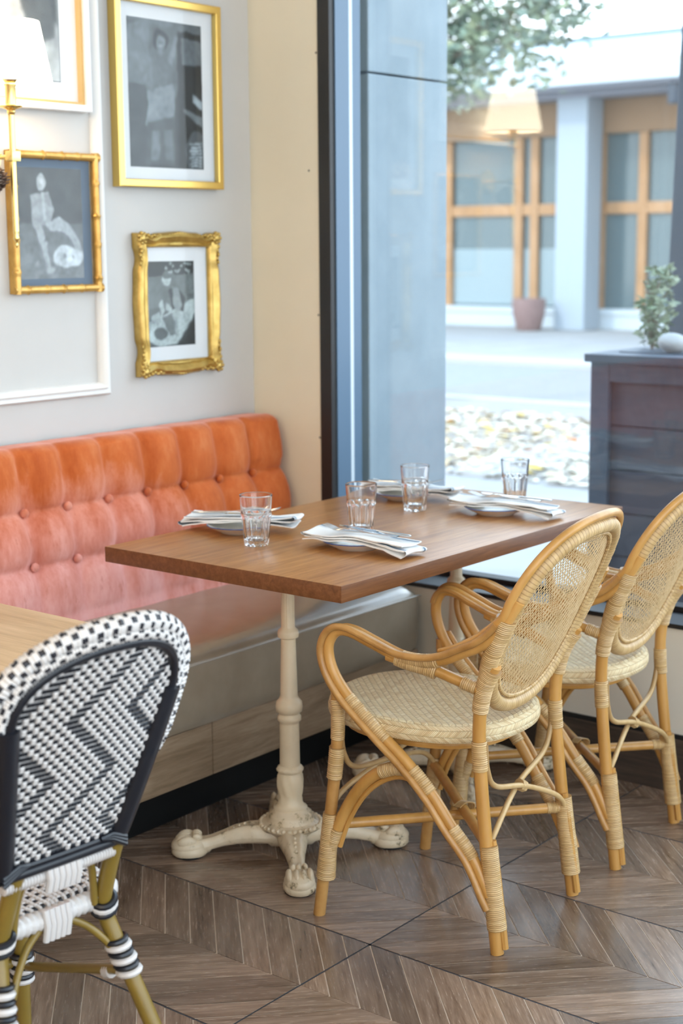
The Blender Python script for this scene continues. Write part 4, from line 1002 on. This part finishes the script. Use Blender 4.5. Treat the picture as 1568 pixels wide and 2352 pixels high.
def knife_mesh():
    b, h = MB(), MB()
    def blade(u, v):
        x = .085 + .115*u; w_ = .0095*(1 - .45*max(0, (u - .75)/.25) ** 2) if u < .995 else .002; return (x, (v - .5)*2*w_*.9 + (.002*u), .0012*(1 - abs(2*v - 1)) + .0004)
    b.grid(blade, 16, 6).grid(lambda u, v: (blade(u, v)[0], blade(u, v)[1], -.0004), 16, 6, flip=True)
    h.tube([(-.005, 0, .001), (0, 0, .001), (.03, 0, .001), (.06, 0, .001), (.082, 0, .001), (.092, 0, .001)], [.003, .0055, .0060, .0050, .0040, .0034], 12, sy=.5)
    return b, h
def fork_mesh():
    a, tn = MB(), MB()
    pr_ = lambda x: .0015 + .006*math.exp(-((x - .128)/.03) ** 2) - .004*math.exp(-((x - .155)/.02) ** 2) + max(0, (x - .165))*.22
    xs_ = [i*.004 for i in range(38)]
    def hwf(x): return .0062 - .0030*min(1, x/.07) if x < .11 else .0032 + .0085*min(1, (x - .11)/.028)
    a.grid(lambda u, v: (u*.148, (v - .5)*2*hwf(u*.148), pr_(u*.148) + .0012), 40, 5).grid(lambda u, v: (u*.148, (v - .5)*2*hwf(u*.148), pr_(u*.148) - .0006), 40, 5, flip=True)
    for s in (-1, 1): a.grid(lambda u, v: (u*.148, s*hwf(u*.148), pr_(u*.148) - .0006 + .0018*v), 40, 1, flip=s > 0)
    for k in range(4):
        y = -.0098 + .00653*k; tn.tube([(x, y*(1 + (x - .145)*1.5), pr_(x) + .0003) for x in [.144 + .005*i for i in range(12)]], [.0019]*9 + [.0016, .0013, .0007], 8, sy=.6)
    return a, tn
kb, kh = knife_mesh(); fa, ft = fork_mesh()
def glass_proto():
    t = obj('tumbler', MB(), M_['glass']); bpy.data.objects.remove(t)
    H = .122; mb = MB(); NG = 10
    def outr(z):
        if z < .006: return .0275 + .0025*(z/.006) ** .5
        if z < .072: return .030 + (.0365 - .030)*((z - .006)/.066)
        if z < .080: return .0365 + .0007*math.sin((z - .072)/.008*PI)
        return .0362 + .0033*((z - .080)/.042)
    def mod(a, z, r):
        if z > .0805 or z < .002: return 1
        sc_ = .060 + .016*abs(math.cos(NG*a/2)) ** .7           # the scalloped heads of the panels
        if z > sc_: return 1
        return 1 - .095*abs(math.cos(NG*a/2)) * min(1, z/.006) * min(1, (sc_ - z)/.0022)
    zs = [0, .001, .003, .006, .012, .02, .03, .04, .05, .056, .060, .063, .066, .068, .070, .072, .074, .076, .078, .0805, .084, .09, .1, .11, .118, .1208, H]
    n = 120; pr1 = [(outr(z) - (.0007 if z == H else 0), z) for z in zs]
    inner = [(.0375, H), (.0372, .119), (.0352, .10), (.0338, .082), (.0320, .07), (.0295, .04), (.0270, .018), (.0240, .0135), (.015, .0118), (0, .0112)]
    mb.lathe([(0, .003), (.018, .002), (.025, .0)] + pr1 + inner, n, lambda a, z, r: mod(a, z, r) if abs(r - outr(min(z, H))) < .0005 and r > .0270 else 1)
    return obj('tumbler', mb, M_['glass'], None, True, 45)
TZ = .75
settings = [  # plate xy, napkin centre, napkin angle, glass xy, words
    ((.535, .330), (.520, .350), 24, (.680, .229), 'nearest on the banquette side', -1, 3),
    ((.893, .345), (.925, .325), 2, (.779, .509), 'nearest on the armchair side', 1, 1),
    ((.570, .975), (.570, 1.000), 8, (.702, .842), 'at the window by the banquette', -1, 5),
    ((.905, .925), (.932, .930), 7.5, (.854, 1.099), 'at the window by the armchairs', 1, 8)]
pp = plate_proto(); gp = glass_proto(); gp['group'] = 'clear tumblers'; gp['category'] = 'glass'
for i, (pxy, nxy, na, gxy, wd, sd_, seed) in enumerate(settings):
    if i == 0: p = pp; p.location = (*pxy, TZ); p['label'] = 'ivory plate with blue rim under a napkin ' + wd; g = gp
    else: p = dup(pp, (*pxy, TZ), .3*i, 'ivory plate with blue rim under a napkin ' + wd); g = gp.copy(); COL.objects.link(g)
    g.location = (*gxy, TZ + .0003); g.rotation_euler = (0, 0, .2 + .37*i)
    g['label'] = ['clear faceted tumbler in front of the plate nearest the banquette', 'clear faceted tumbler behind the near plate on the armchair side', 'clear faceted tumbler in front of the window-end plate by the banquette', 'clear faceted tumbler at the window end behind the armchair-side plate'][i]
    a = math.radians(na) + (PI if sd_ < 0 else 0)
    nk = obj('napkin', napkin_mesh(seed, 1.0 if sd_ > 0 else .55), M_['napkin'], None, True, 70, loc=(*nxy, TZ)); nk.rotation_euler = (0, 0, a)
    tag(nk, 'folded white napkin with dark blue stripes on the plate ' + wd, 'napkin', 'striped white napkins')
    def cut(name, ms, lab, dx, dy, da, z, flip):
        r = thing(name, lab, name, (nxy[0], nxy[1], TZ), a, name + 's on the napkins'); r.rotation_euler = (0, math.radians(1.0), a + da)
        off = Vector((dx, dy, 0)); off.rotate(Matrix.Rotation(a, 3, 'Z').to_euler()); r.location = Vector((nxy[0], nxy[1], TZ + z)) + off
        if flip: r.rotation_euler = (0, math.radians(-1.5), a + da + PI)
        for nm, mb in ms: obj(nm, mb, M_['steel'], r, True, 50)
    cut('knife', (('blade', kb), ('handle', kh)), 'polished steel knife lying on the napkin ' + wd, .118, .020, math.radians(-1), .0435, True)
    cut('fork', (('handle', fa), ('tines', ft)), 'polished steel fork lying on the napkin ' + wd, .100, .000, math.radians(5), .0425, True)
# ---------------------------------------------------------------- pictures on the wall
def ell(cx, cy_, rx, ry, g, rot=0): return ('e', cx, cy_, rx, ry, rot, g)
def pol(g, *pts): return ('p', pts, g)
def print_mesh(y0, z0, y1, z1, x, shapes, bgd, res=64, tint=(.93, 1.0, 1.05), grain=.05):
    """a flat photograph: grey tones per vertex of a fine grid"""
    nu = res; nv = int(res * (z1 - z0) / (y1 - y0)); mb = MB(); cols = []
    mb.grid(lambda u, v: (x, y0 + (y1-y0)*u, z0 + (z1-z0)*v), nu, nv)
    def inpoly(px, py, pts):
        r = False; j = len(pts) - 1
        for i in range(len(pts)):
            if (pts[i][1] > py) != (pts[j][1] > py) and px < (pts[j][0]-pts[i][0])*(py-pts[i][1])/(pts[j][1]-pts[i][1]) + pts[i][0]: r = not r
            j = i
        return r
    G = []
    for j in range(nv + 1):
        row = []
        for i in range(nu + 1):
            u, v = i/nu, j/nv; g = bgd(u, v)
            uu, vv = u + .018*noise.noise(Vector((u*9, v*11, 2.2))), v + .014*noise.noise(Vector((u*10, v*9, 7.7)))     # soft, uneven outlines
            for s in shapes:
                if s[0] == 'e':
                    dx, dy = uu - s[1], vv - s[2]; c, sn = math.cos(s[5]), math.sin(s[5])
                    a, b_ = (dx*c + dy*sn)/s[3], (-dx*sn + dy*c)/s[4]
                    if a*a + b_*b_ < 1: g = s[6]
                elif inpoly(uu, vv, s[1]): g = s[2]
            row.append(g)
        G.append(row)
    for _ in range(2):
        G = [[(G[j][i]*2 + G[j][max(i-1, 0)] + G[j][min(i+1, nu)] + G[max(j-1, 0)][i] + G[min(j+1, nv)][i])/6 for i in range(nu+1)] for j in range(nv+1)]
    for j in range(nv + 1):
        for i in range(nu + 1):
            u, v = i/nu, j/nv; g = max(0, G[j][i]) ** 1.3 * .72
            g *= 1 + .34*noise.noise(Vector((u*7, v*9, len(shapes)*1.3))) + .26*noise.noise(Vector((u*19, v*26, 4.1))) + grain*noise.noise(Vector((u*60, v*80, 3)))
            cols += [max(0, g*tint[0]), max(0, g*tint[1]), max(0, g*tint[2]), 1]
    return mb, cols
PM = mat('photographic_print', (.5, .5, .5), .45); _t = NT(PM); _a = _t.n('VertexColor', layer_name='Col'); _t.L(_a.outputs[0], bsdf(PM).inputs['Base Color'])
def photo(parent, y0, z0, y1, z1, x, shapes, bgd, **kw):
    mb, cols = print_mesh(y0, z0, y1, z1, x, shapes, bgd, **kw); o = obj('photograph', mb, PM, parent, False)
    at = o.data.color_attributes.new('Col', 'FLOAT_COLOR', 'POINT'); at.data.foreach_set('color', cols); return o
def flat(name, y0, z0, y1, z1, x0, x1, m, parent): return obj(name, MB().box((x0, y0, z0), (x1, y1, z1)), m, parent, False)
def picture(label, y0, z0, y1, z1):
    return thing('picture_frame', label, 'picture', (XW, (y0+y1)/2, z0)), (y0+y1)/2, z0
def frame_obj(parent, cy_, cz_, y0, z0, y1, z1, prof_, m, name='frame', angle=30):
    return obj(name, frame_sweep(MB(), y0 - cy_, z0 - cz_, y1 - cy_, z1 - cz_, prof_, 0), m, parent, True, angle)
# 1: tall thin gold frame
y0, z0, y1, z1 = .597, 1.619, 1.0245, 2.147
t, cy_, cz_ = picture('tall plain gold picture frame with grey photograph of person beside vehicle', y0, z0, y1, z1)
frame_obj(t, cy_, cz_, y0, z0, y1, z1, [(0, 0.001), (0, .030), (.003, .032), (.020, .032), (.022, .030), (.022, .001)], M_['gold'])
flat('mat_board', y0 + .018 - cy_, .018, y1 - .018 - cy_, z1 - z0 - .018, .004, .012, M_['matb'], t)
sky1 = lambda u, v: .17 + .05*math.sin(v*70) * (u < .55 and v > .45) + (.06 if v > .5 else -.06)
s1 = [pol(.30, (.0, .95), (.28, 1), (.62, 1), (.62, .62), (.0, .55)), pol(.13, (0, .0), (.25, .0), (.24, .55), (0, .56)), pol(.23, (.28, .96), (.62, .96), (.62, .60), (.28, .60)),
      pol(.02, (.68, .95), (1, .93), (1, 0), (.66, 0)), pol(.24, (.72, .90), (1, .88), (1, .72), (.72, .72)), pol(.05, (.66, .88), (.70, .88), (.70, .45), (.66, .45)), pol(.30, (.70, .42), (1, .36), (1, .29), (.76, .38)), pol(.62, (.86, .52), (1, .47), (1, .41), (.86, .46)),
      ell(.90, .10, .15, .17, .16), pol(.24, (.28, .78), (.56, .78), (.58, .52), (.26, .52)), pol(.40, (.26, .52), (.58, .58), (.62, .52), (.60, .30), (.22, .28)), pol(.17, (.24, .30), (.62, .36), (.60, .02), (.20, .02)), pol(.30, (.30, .25), (.40, .25), (.38, .05), (.28, .05)), pol(.27, (.46, .25), (.58, .27), (.58, .05), (.48, .05)),
      pol(.36, (.54, .72), (.60, .70), (.68, .90), (.63, .92)), pol(.30, (.27, .74), (.32, .74), (.34, .52), (.28, .52)), ell(.44, .865, .105, .075, .06), ell(.44, .845, .058, .058, .33), ell(.44, .80, .03, .035, .30), ell(.44, .825, .02, .008, .6), ell(.42, .855, .008, .006, .08), ell(.46, .855, .008, .006, .08)]
for k in range(8): s1.append(pol(.70, (.80 + .02*(k % 2), .18 - .023*k), (.98, .19 - .023*k), (.98, .178 - .023*k), (.80 + .02*(k % 2), .168 - .023*k)))
photo(t, .657 - cy_, 1.676 - cz_, .956 - cy_, 2.087 - cz_, .0125, s1, sky1, res=100, tint=(.86, 1.0, 1.10))
flat('glazing', y0 + .02 - cy_, .02, y1 - .02 - cy_, z1 - z0 - .02, .024, .026, M_['picglass'], t)
# 2: gilded bamboo frame
y0, z0, y1, z1 = .214, 1.329, .524, 1.705
t, cy_, cz_ = picture('gilded bamboo picture frame with blue mat and photograph of seated figure', y0, z0, y1, z1)
def rod(a, b_, seed):
    P = resample([a, b_], 60); rn = random.Random(seed); nodes = [(.12 + .22*k + rn.uniform(-.04, .04)) for k in range(5)]
    R = [.0105 + .0028*sum(math.exp(-((i/60 - q)/.012) ** 2) for q in nodes) - .0012*sum(math.exp(-((i/60 - q - .022)/.010) ** 2) for q in nodes) for i in range(61)]
    return MB().tube(P, R, 12)
w_, h_ = (y1 - y0)/2, z1 - z0
for k, (a, b_) in enumerate((((.020, -w_, .011), (.020, w_, .011)), ((.0205, -w_, h_ - .011), (.0205, w_, h_ - .011)), ((.021, -w_ + .011, 0), (.021, -w_ + .011, h_)), ((.021, w_ - .011, 0), (.021, w_ - .011, h_)))): obj('bamboo_rod', rod(a, b_, k), M_['bamboo'], t)
frame_obj(t, cy_, cz_, y0 + .001, z0 + .001, y1 - .001, z1 - .001, [(0, .001), (0, .020), (.020, .018), (.020, .001)], M_['bamboo'], 'backing_frame')
flat('mat_board', -w_ + .015, .015, w_ - .015, h_ - .015, .003, .008, M_['darkmat'], t)
s2 = [pol(.33, (0, .30), (1, .28), (1, 0), (0, 0)), pol(.14, (0, 1), (1, 1), (1, .5), (0, .5)), ell(.36, .87, .075, .075, .62), ell(.36, .88, .03, .03, .8), pol(.50, (.20, .76), (.48, .78), (.55, .62), (.46, .48), (.20, .50)), pol(.68, (.36, .78), (.41, .78), (.42, .52), (.38, .52)), pol(.58, (.20, .52), (.34, .52), (.40, .36), (.32, .30)), pol(.60, (.40, .50), (.62, .56), (.78, .50), (.92, .36), (.85, .33), (.70, .42), (.48, .44)),
      pol(.58, (.33, .33), (.42, .34), (.46, .10), (.39, .12)), ell(.46, .075, .08, .035, .52), pol(.55, (.82, .35), (.92, .37), (.98, .24), (.90, .22)), ell(.72, .20, .20, .10, .78), ell(.85, .19, .14, .08, .82), ell(.62, .17, .10, .05, .72), ell(.70, .21, .03, .02, .4), ell(.82, .20, .02, .02, .45), pol(.5, (.24, .16), (.30, .18), (.27, .12), (.22, .12))]
photo(t, .248 - cy_, 1.368 - cz_, .472 - cy_, 1.662 - cz_, .0085, s2, lambda u, v: .20 + .12*(1 - v), res=92, tint=(.9, 1.0, 1.08))
flat('glazing', -w_ + .018, .018, w_ - .018, h_ - .018, .018, .020, M_['picglass'], t)
# 3: ornate gilt frame
y0, z0, y1, z1 = .660, 1.076, 1.003, 1.493
t, cy_, cz_ = picture('ornate carved gilt picture frame with small grey photograph of crouching figure', y0, z0, y1, z1)
w_, h_ = (y1 - y0)/2, z1 - z0
prof3 = [(0.0, .002), (.0, .020), (.006, .030), (.014, .034), (.022, .028), (.030, .022), (.036, .026), (.040, .024), (.044, .016), (.044, .002)]
om = MB(); NS = 40; rows = []
for side, (ax, az, dy, dz, L, iy, iz) in enumerate(((-w_, 0, 1, 0, 2*w_, 0, 1), (w_, 0, 0, 1, h_, -1, 0), (w_, h_, -1, 0, 2*w_, 0, -1), (-w_, h_, 0, -1, h_, 1, 0))):
    for k in range(NS):
        s = k/NS; e = min(s, 1-s)
        wav = -.009*math.sin(min(1, max(0, (e - .10)/.16))*PI) + .004*math.exp(-((s - .5)/.13) ** 2) - .002
        carve = math.exp(-(e/.12) ** 2)
        rows.append([])
        for i, (ins, d) in enumerate(prof3):
            ins2 = ins - (wav if i < 4 else wav*(1 - (i-3)/6) if i < 8 else 0)
            c = ins2 if True else ins
            py, pz = ax + dy*L*s, az + dz*L*s
            q0 = min(1, e*L/ max(1e-6, ins2)) if ins2 > 0 else 1
            # mitre: pull towards the inside diagonal near the corners
            along = s*L; along = max(ins2 if ins2 > 0 else 0, min(L - max(ins2, 0), along))
            py, pz = ax + dy*along + iy*ins2, az + dz*along + iz*ins2
            nz_ = noise.noise(Vector((py*90, pz*90, 1.7)))*.0045*(carve + .12) if 0 < i < 8 else 0
            rows[-1].append((max(.001, d + nz_), py, pz))
n = len(prof3); V = [p for r in rows for p in r]; NR = len(rows)
om.add(V, [(a*n+k, ((a+1) % NR)*n+k, ((a+1) % NR)*n+k+1, a*n+k+1) for a in range(NR) for k in range(n-1)])
F3 = obj('frame', om, M_['goldor'], t, True, 60)
rn = random.Random(4)
for sy_ in (-1, 1):
    for top in (0, 1):
        cm = MB(); c = Vector((.030, sy_*(w_ - .017), .017 if not top else h_ - .017)); vz = 1 if not top else -1
        cm.ball(c, (.010, .013, .013), 12, 8)
        for k in range(7):
            a = 2*PI*k/7; cm.ball(c + Vector((.0, .014*math.cos(a), .014*math.sin(a))), (.008, .0062, .0062), 8, 6)
        for q in range(5):
            cm.ball(c + Vector((-.002, -sy_*(.026 + .0115*q), vz*(-.008 + .004*(q % 2)))), (.0075 - .0008*q, .0075, .0058 - .0005*q), 8, 6)
            cm.ball(c + Vector((-.002, sy_*(.008 - .004*(q % 2)), vz*(.026 + .0115*q))), (.0075 - .0008*q, .0058 - .0005*q, .0075), 8, 6)
        obj('corner_ornament', cm, M_['goldor'], t, True, 180)
for q, (cc, hor) in enumerate((((0, .006), 1), ((0, h_ - .006), 1))):
    cm = MB()
    for k in range(-4, 5): cm.ball(Vector((.026, cc[0] + .011*k, cc[1] + .003*math.cos(k*.8)*(1 if q else -1))), (.006, .0070, .0055), 8, 6)
    obj('centre_ornament', cm, M_['goldor'], t, True, 180)
flat('mat_board', -w_ + .036, .036, w_ - .036, h_ - .036, .004, .010, M_['matb'], t)
s3 = [pol(.05, (0, 1), (1, 1), (1, .82), (0, .82)), pol(.28, (0, .82), (1, .85), (1, .52), (0, .45)), pol(.72, (0, .30), (.30, .36), (.95, .55), (1, .55), (1, .38), (.60, .02), (.2, .0), (0, .06)), pol(.06, (.62, 0), (1, 0), (1, .34)), pol(.05, (.42, .68), (.62, .68), (.80, .58), (.74, .40), (.50, .45)), pol(.45, (.52, .70), (.64, .68), (.72, .48), (.62, .38), (.52, .50)), ell(.40, .79, .10, .075, .75), ell(.42, .84, .12, .05, .25), pol(.68, (.22, .50), (.30, .56), (.34, .42), (.26, .34)),
      pol(.66, (.38, .52), (.50, .46), (.50, .40), (.36, .42)), pol(.30, (.28, .34), (.56, .40), (.58, .14), (.44, .12)), ell(.24, .155, .15, .07, .22), pol(.6, (.04, .36), (.22, .42), (.26, .28), (.06, .26)), ell(.58, .36, .06, .06, .55), pol(.5, (.56, .30), (.62, .32), (.64, .12), (.56, .10))]
for k in range(16): s3.append(ell(.35 + .62*rn.random(), .86 + .13*rn.random(), .03, .018, .55))
photo(t, .714 - cy_, 1.161 - cz_, .905 - cy_, 1.409 - cz_, .0105, s3, lambda u, v: .2, res=84, tint=(.86, 1.0, 1.0))
flat('glazing', -w_ + .040, .040, w_ - .040, h_ - .040, .015, .017, M_['picglass'], t)
# 4: white frame, cut off by the picture's edge
y0, z0, y1, z1 = -.02, 1.813, .500, 2.50
t, cy_, cz_ = picture('white picture frame with ochre liner hung above the bamboo frame behind the lamp', y0, z0, y1, z1)
frame_obj(t, cy_, cz_, y0, z0, y1, z1, [(0, .001), (0, .034), (.003, .036), (.018, .036), (.018, .001)], M_['whitefr'])
frame_obj(t, cy_, cz_, y0 + .018, z0 + .018, y1 - .018, z1 - .018, [(0, .004), (0, .024), (.008, .024), (.010, .004)], M_['ochre'], 'liner')
flat('mat_board', y0 + .02 - cy_, .02, y1 - .02 - cy_, z1 - z0 - .02, .003, .008, M_['matb'], t)
flat('print_border', .073 - cy_, 1.888 - cz_, .413 - cy_, 2.443 - cz_, .0082, .0086, M_['post'], t)
s4 = [pol(.30, (0, 1), (.8, 1), (.8, .35), (.55, .2), (0, .25)), pol(.16, (.55, .75), (.92, .62), (.95, .20), (.70, .16), (.60, .4)), pol(.62, (.30, .42), (.60, .40), (.72, .14), (.4, .10)), ell(.78, .52, .10, .08, .12), ell(.74, .47, .06, .05, .5), ell(.30, .62, .16, .12, .14), ell(.30, .58, .08, .07, .5), pol(.10, (.88, .62), (1, .62), (1, .25), (.92, .3)), pol(.68, (0, .16), (1, .16), (1, 0), (0, 0))]
photo(t, .075 - cy_, 1.890 - cz_, .411 - cy_, 2.441 - cz_, .0088, s4, lambda u, v: .55, res=64, tint=(.95, 1, 1.02))
flat('glazing', y0 + .02 - cy_, .02, y1 - .02 - cy_, z1 - z0 - .02, .027, .029, M_['picglass'], t)
# ---------------------------------------------------------------- sconce and pinecone
sx_, sy0 = -.052, .148
sn = thing('wall_sconce', 'brass wall sconce with lit cream shade in front of the white frame', 'lamp', (sx_, sy0, 1.46))
Br = M_['brass']
bar_ = obj('cross_bar', MB().tube([(0, 0, .219), (-.108, 0, .219)], .0058, 12), Br, sn)
obj('back_plate', MB().tube([(-.117, 0, .219), (-.104, 0, .219)], .045, 28), Br, sn)
for k, dy in enumerate((0,)):
    def Q(x, y, z): return (x, y + dy, z)
    pole = obj('pole', MB().tube([Q(0, 0, .03), Q(0, 0, .330)], .0078, 14), Br, sn)
    obj('clamp_block', MB().box(Q(-.014, -.014, .207), Q(.014, .014, .233), .002), Br, pole)
    obj('finial', MB().lathe([(0, -.010), (.003, -.006), (.0045, 0), (.0025, .005), (.006, .010), (.0085, .016), (.006, .024), (.0078, .030), (.0078, .034), (0, .034)], 16, None, Matrix.Translation(Vector(Q(0, 0, 0)))), Br, pole)
    obj('candle_cup', MB().lathe([(0, .318), (.008, .322), (.011, .328), (.010, .332), (.012, .335), (.027, .340), (.029, .344), (.027, .345), (.0145, .343), (.0140, .390), (.0165, .394), (.0165, .398), (.0140, .400), (.024, .414), (.024, .440), (0, .441)], 28, None, Matrix.Translation(Vector(Q(0, 0, 0)))), Br, sn)
    sh_ = obj('lamp_shade', MB().lathe([(.106, .398), (.1065, .401), (.079, .548), (.0778, .549), (.0772, .548), (.1045, .400), (.106, .398)], 48, None, Matrix.Translation(Vector(Q(0, 0, 0))), cap=False), M_['shade'], sn)
    obj('shade_rim', MB().tube([Q(.106*math.cos(2*PI*i/40), .106*math.sin(2*PI*i/40), .399) for i in range(40)], .0016, 6, True), M_['trimw'], sh_)
    pd = bpy.data.lights.new('bulb', 'POINT'); pd.energy = .8; pd.color = (1, .80, .56); pd.shadow_soft_size = .03
    pb = bpy.data.objects.new('bulb', pd); COL.objects.link(pb); pb.parent = sn; pb.location = Q(0, 0, .475)
pc = thing('pinecone', 'brown pinecone hanging behind the brass sconce bar', 'pinecone', (-.095, .105, 1.585))
sc_m = MB()
for i in range(90):
    f = i/90; a = i*2.39996; r = .030*math.sin(PI*(.10 + .82*f)) + .004; z = .078*(1 - f)
    c = Vector((math.cos(a)*r, math.sin(a)*r, z)); d = Vector((math.cos(a), math.sin(a), -.55 + 1.0*f)).normalized(); s = Vector((-math.sin(a), math.cos(a), 0)); u = d.cross(s)
    L = .020*(.6 + .6*math.sin(PI*f)); b_ = c - d*L*.5
    P = [b_ - s*.003, b_ + s*.003, c + d*L*.5 + s*.0085, c + d*L*.8 + u*.003, c + d*L*.5 - s*.0085]
    sc_m.add(P + [p - u*.0022 for p in P], [(0, 1, 2, 3, 4), (9, 8, 7, 6, 5)] + [(k, 5+k, 5+(k+1) % 5, (k+1) % 5) for k in range(5)])
obj('scales', sc_m, M_['cone'], pc, False, kind='stuff'); obj('core', MB().ball((0, 0, .040), (.016, .016, .036), 12, 10), M_['cone'], pc)
obj('hanging_wire', MB().tube(spline([(0, 0, .078), (.01, .003, .09), (.043, .008, .099)], 5), .0014, 6), Br, pc)
# ---------------------------------------------------------------- the room's own lamps (behind and above the camera)
pend = [(1.5, -3.5, 2.15), (3.7, -4.5, 1.95), (2.1, -5.0, 1.95), (.7, -4.4, 2.1), (2.5, -3.4, 2.35)]
GL = emit('lit_opal_globe', (1.0, .78, .52), 6.0)
for k, pnt in enumerate(pend):
    t = thing('pendant_lamp', 'warm lit opal globe pendant hanging from the ceiling', 'lamp', pnt, 0, 'opal globe pendants')
    obj('globe', MB().ball((0, 0, 0), .11, 20, 12), GL, t); obj('cord', MB().tube([(0, 0, .12), (0, 0, ZC - pnt[2])], .004, 6), M_['black'], t); obj('cap', MB().lathe([(0, .10), (.03, .10), (.028, .13), (0, .135)], 16), Br, t)
    ld = bpy.data.lights.new('globe_light', 'POINT'); ld.energy = 78; ld.color = (1, .74, .46); ld.shadow_soft_size = .115
    lo = bpy.data.objects.new('globe_light', ld); COL.objects.link(lo); lo.parent = t; lo.location = (0, 0, 0)
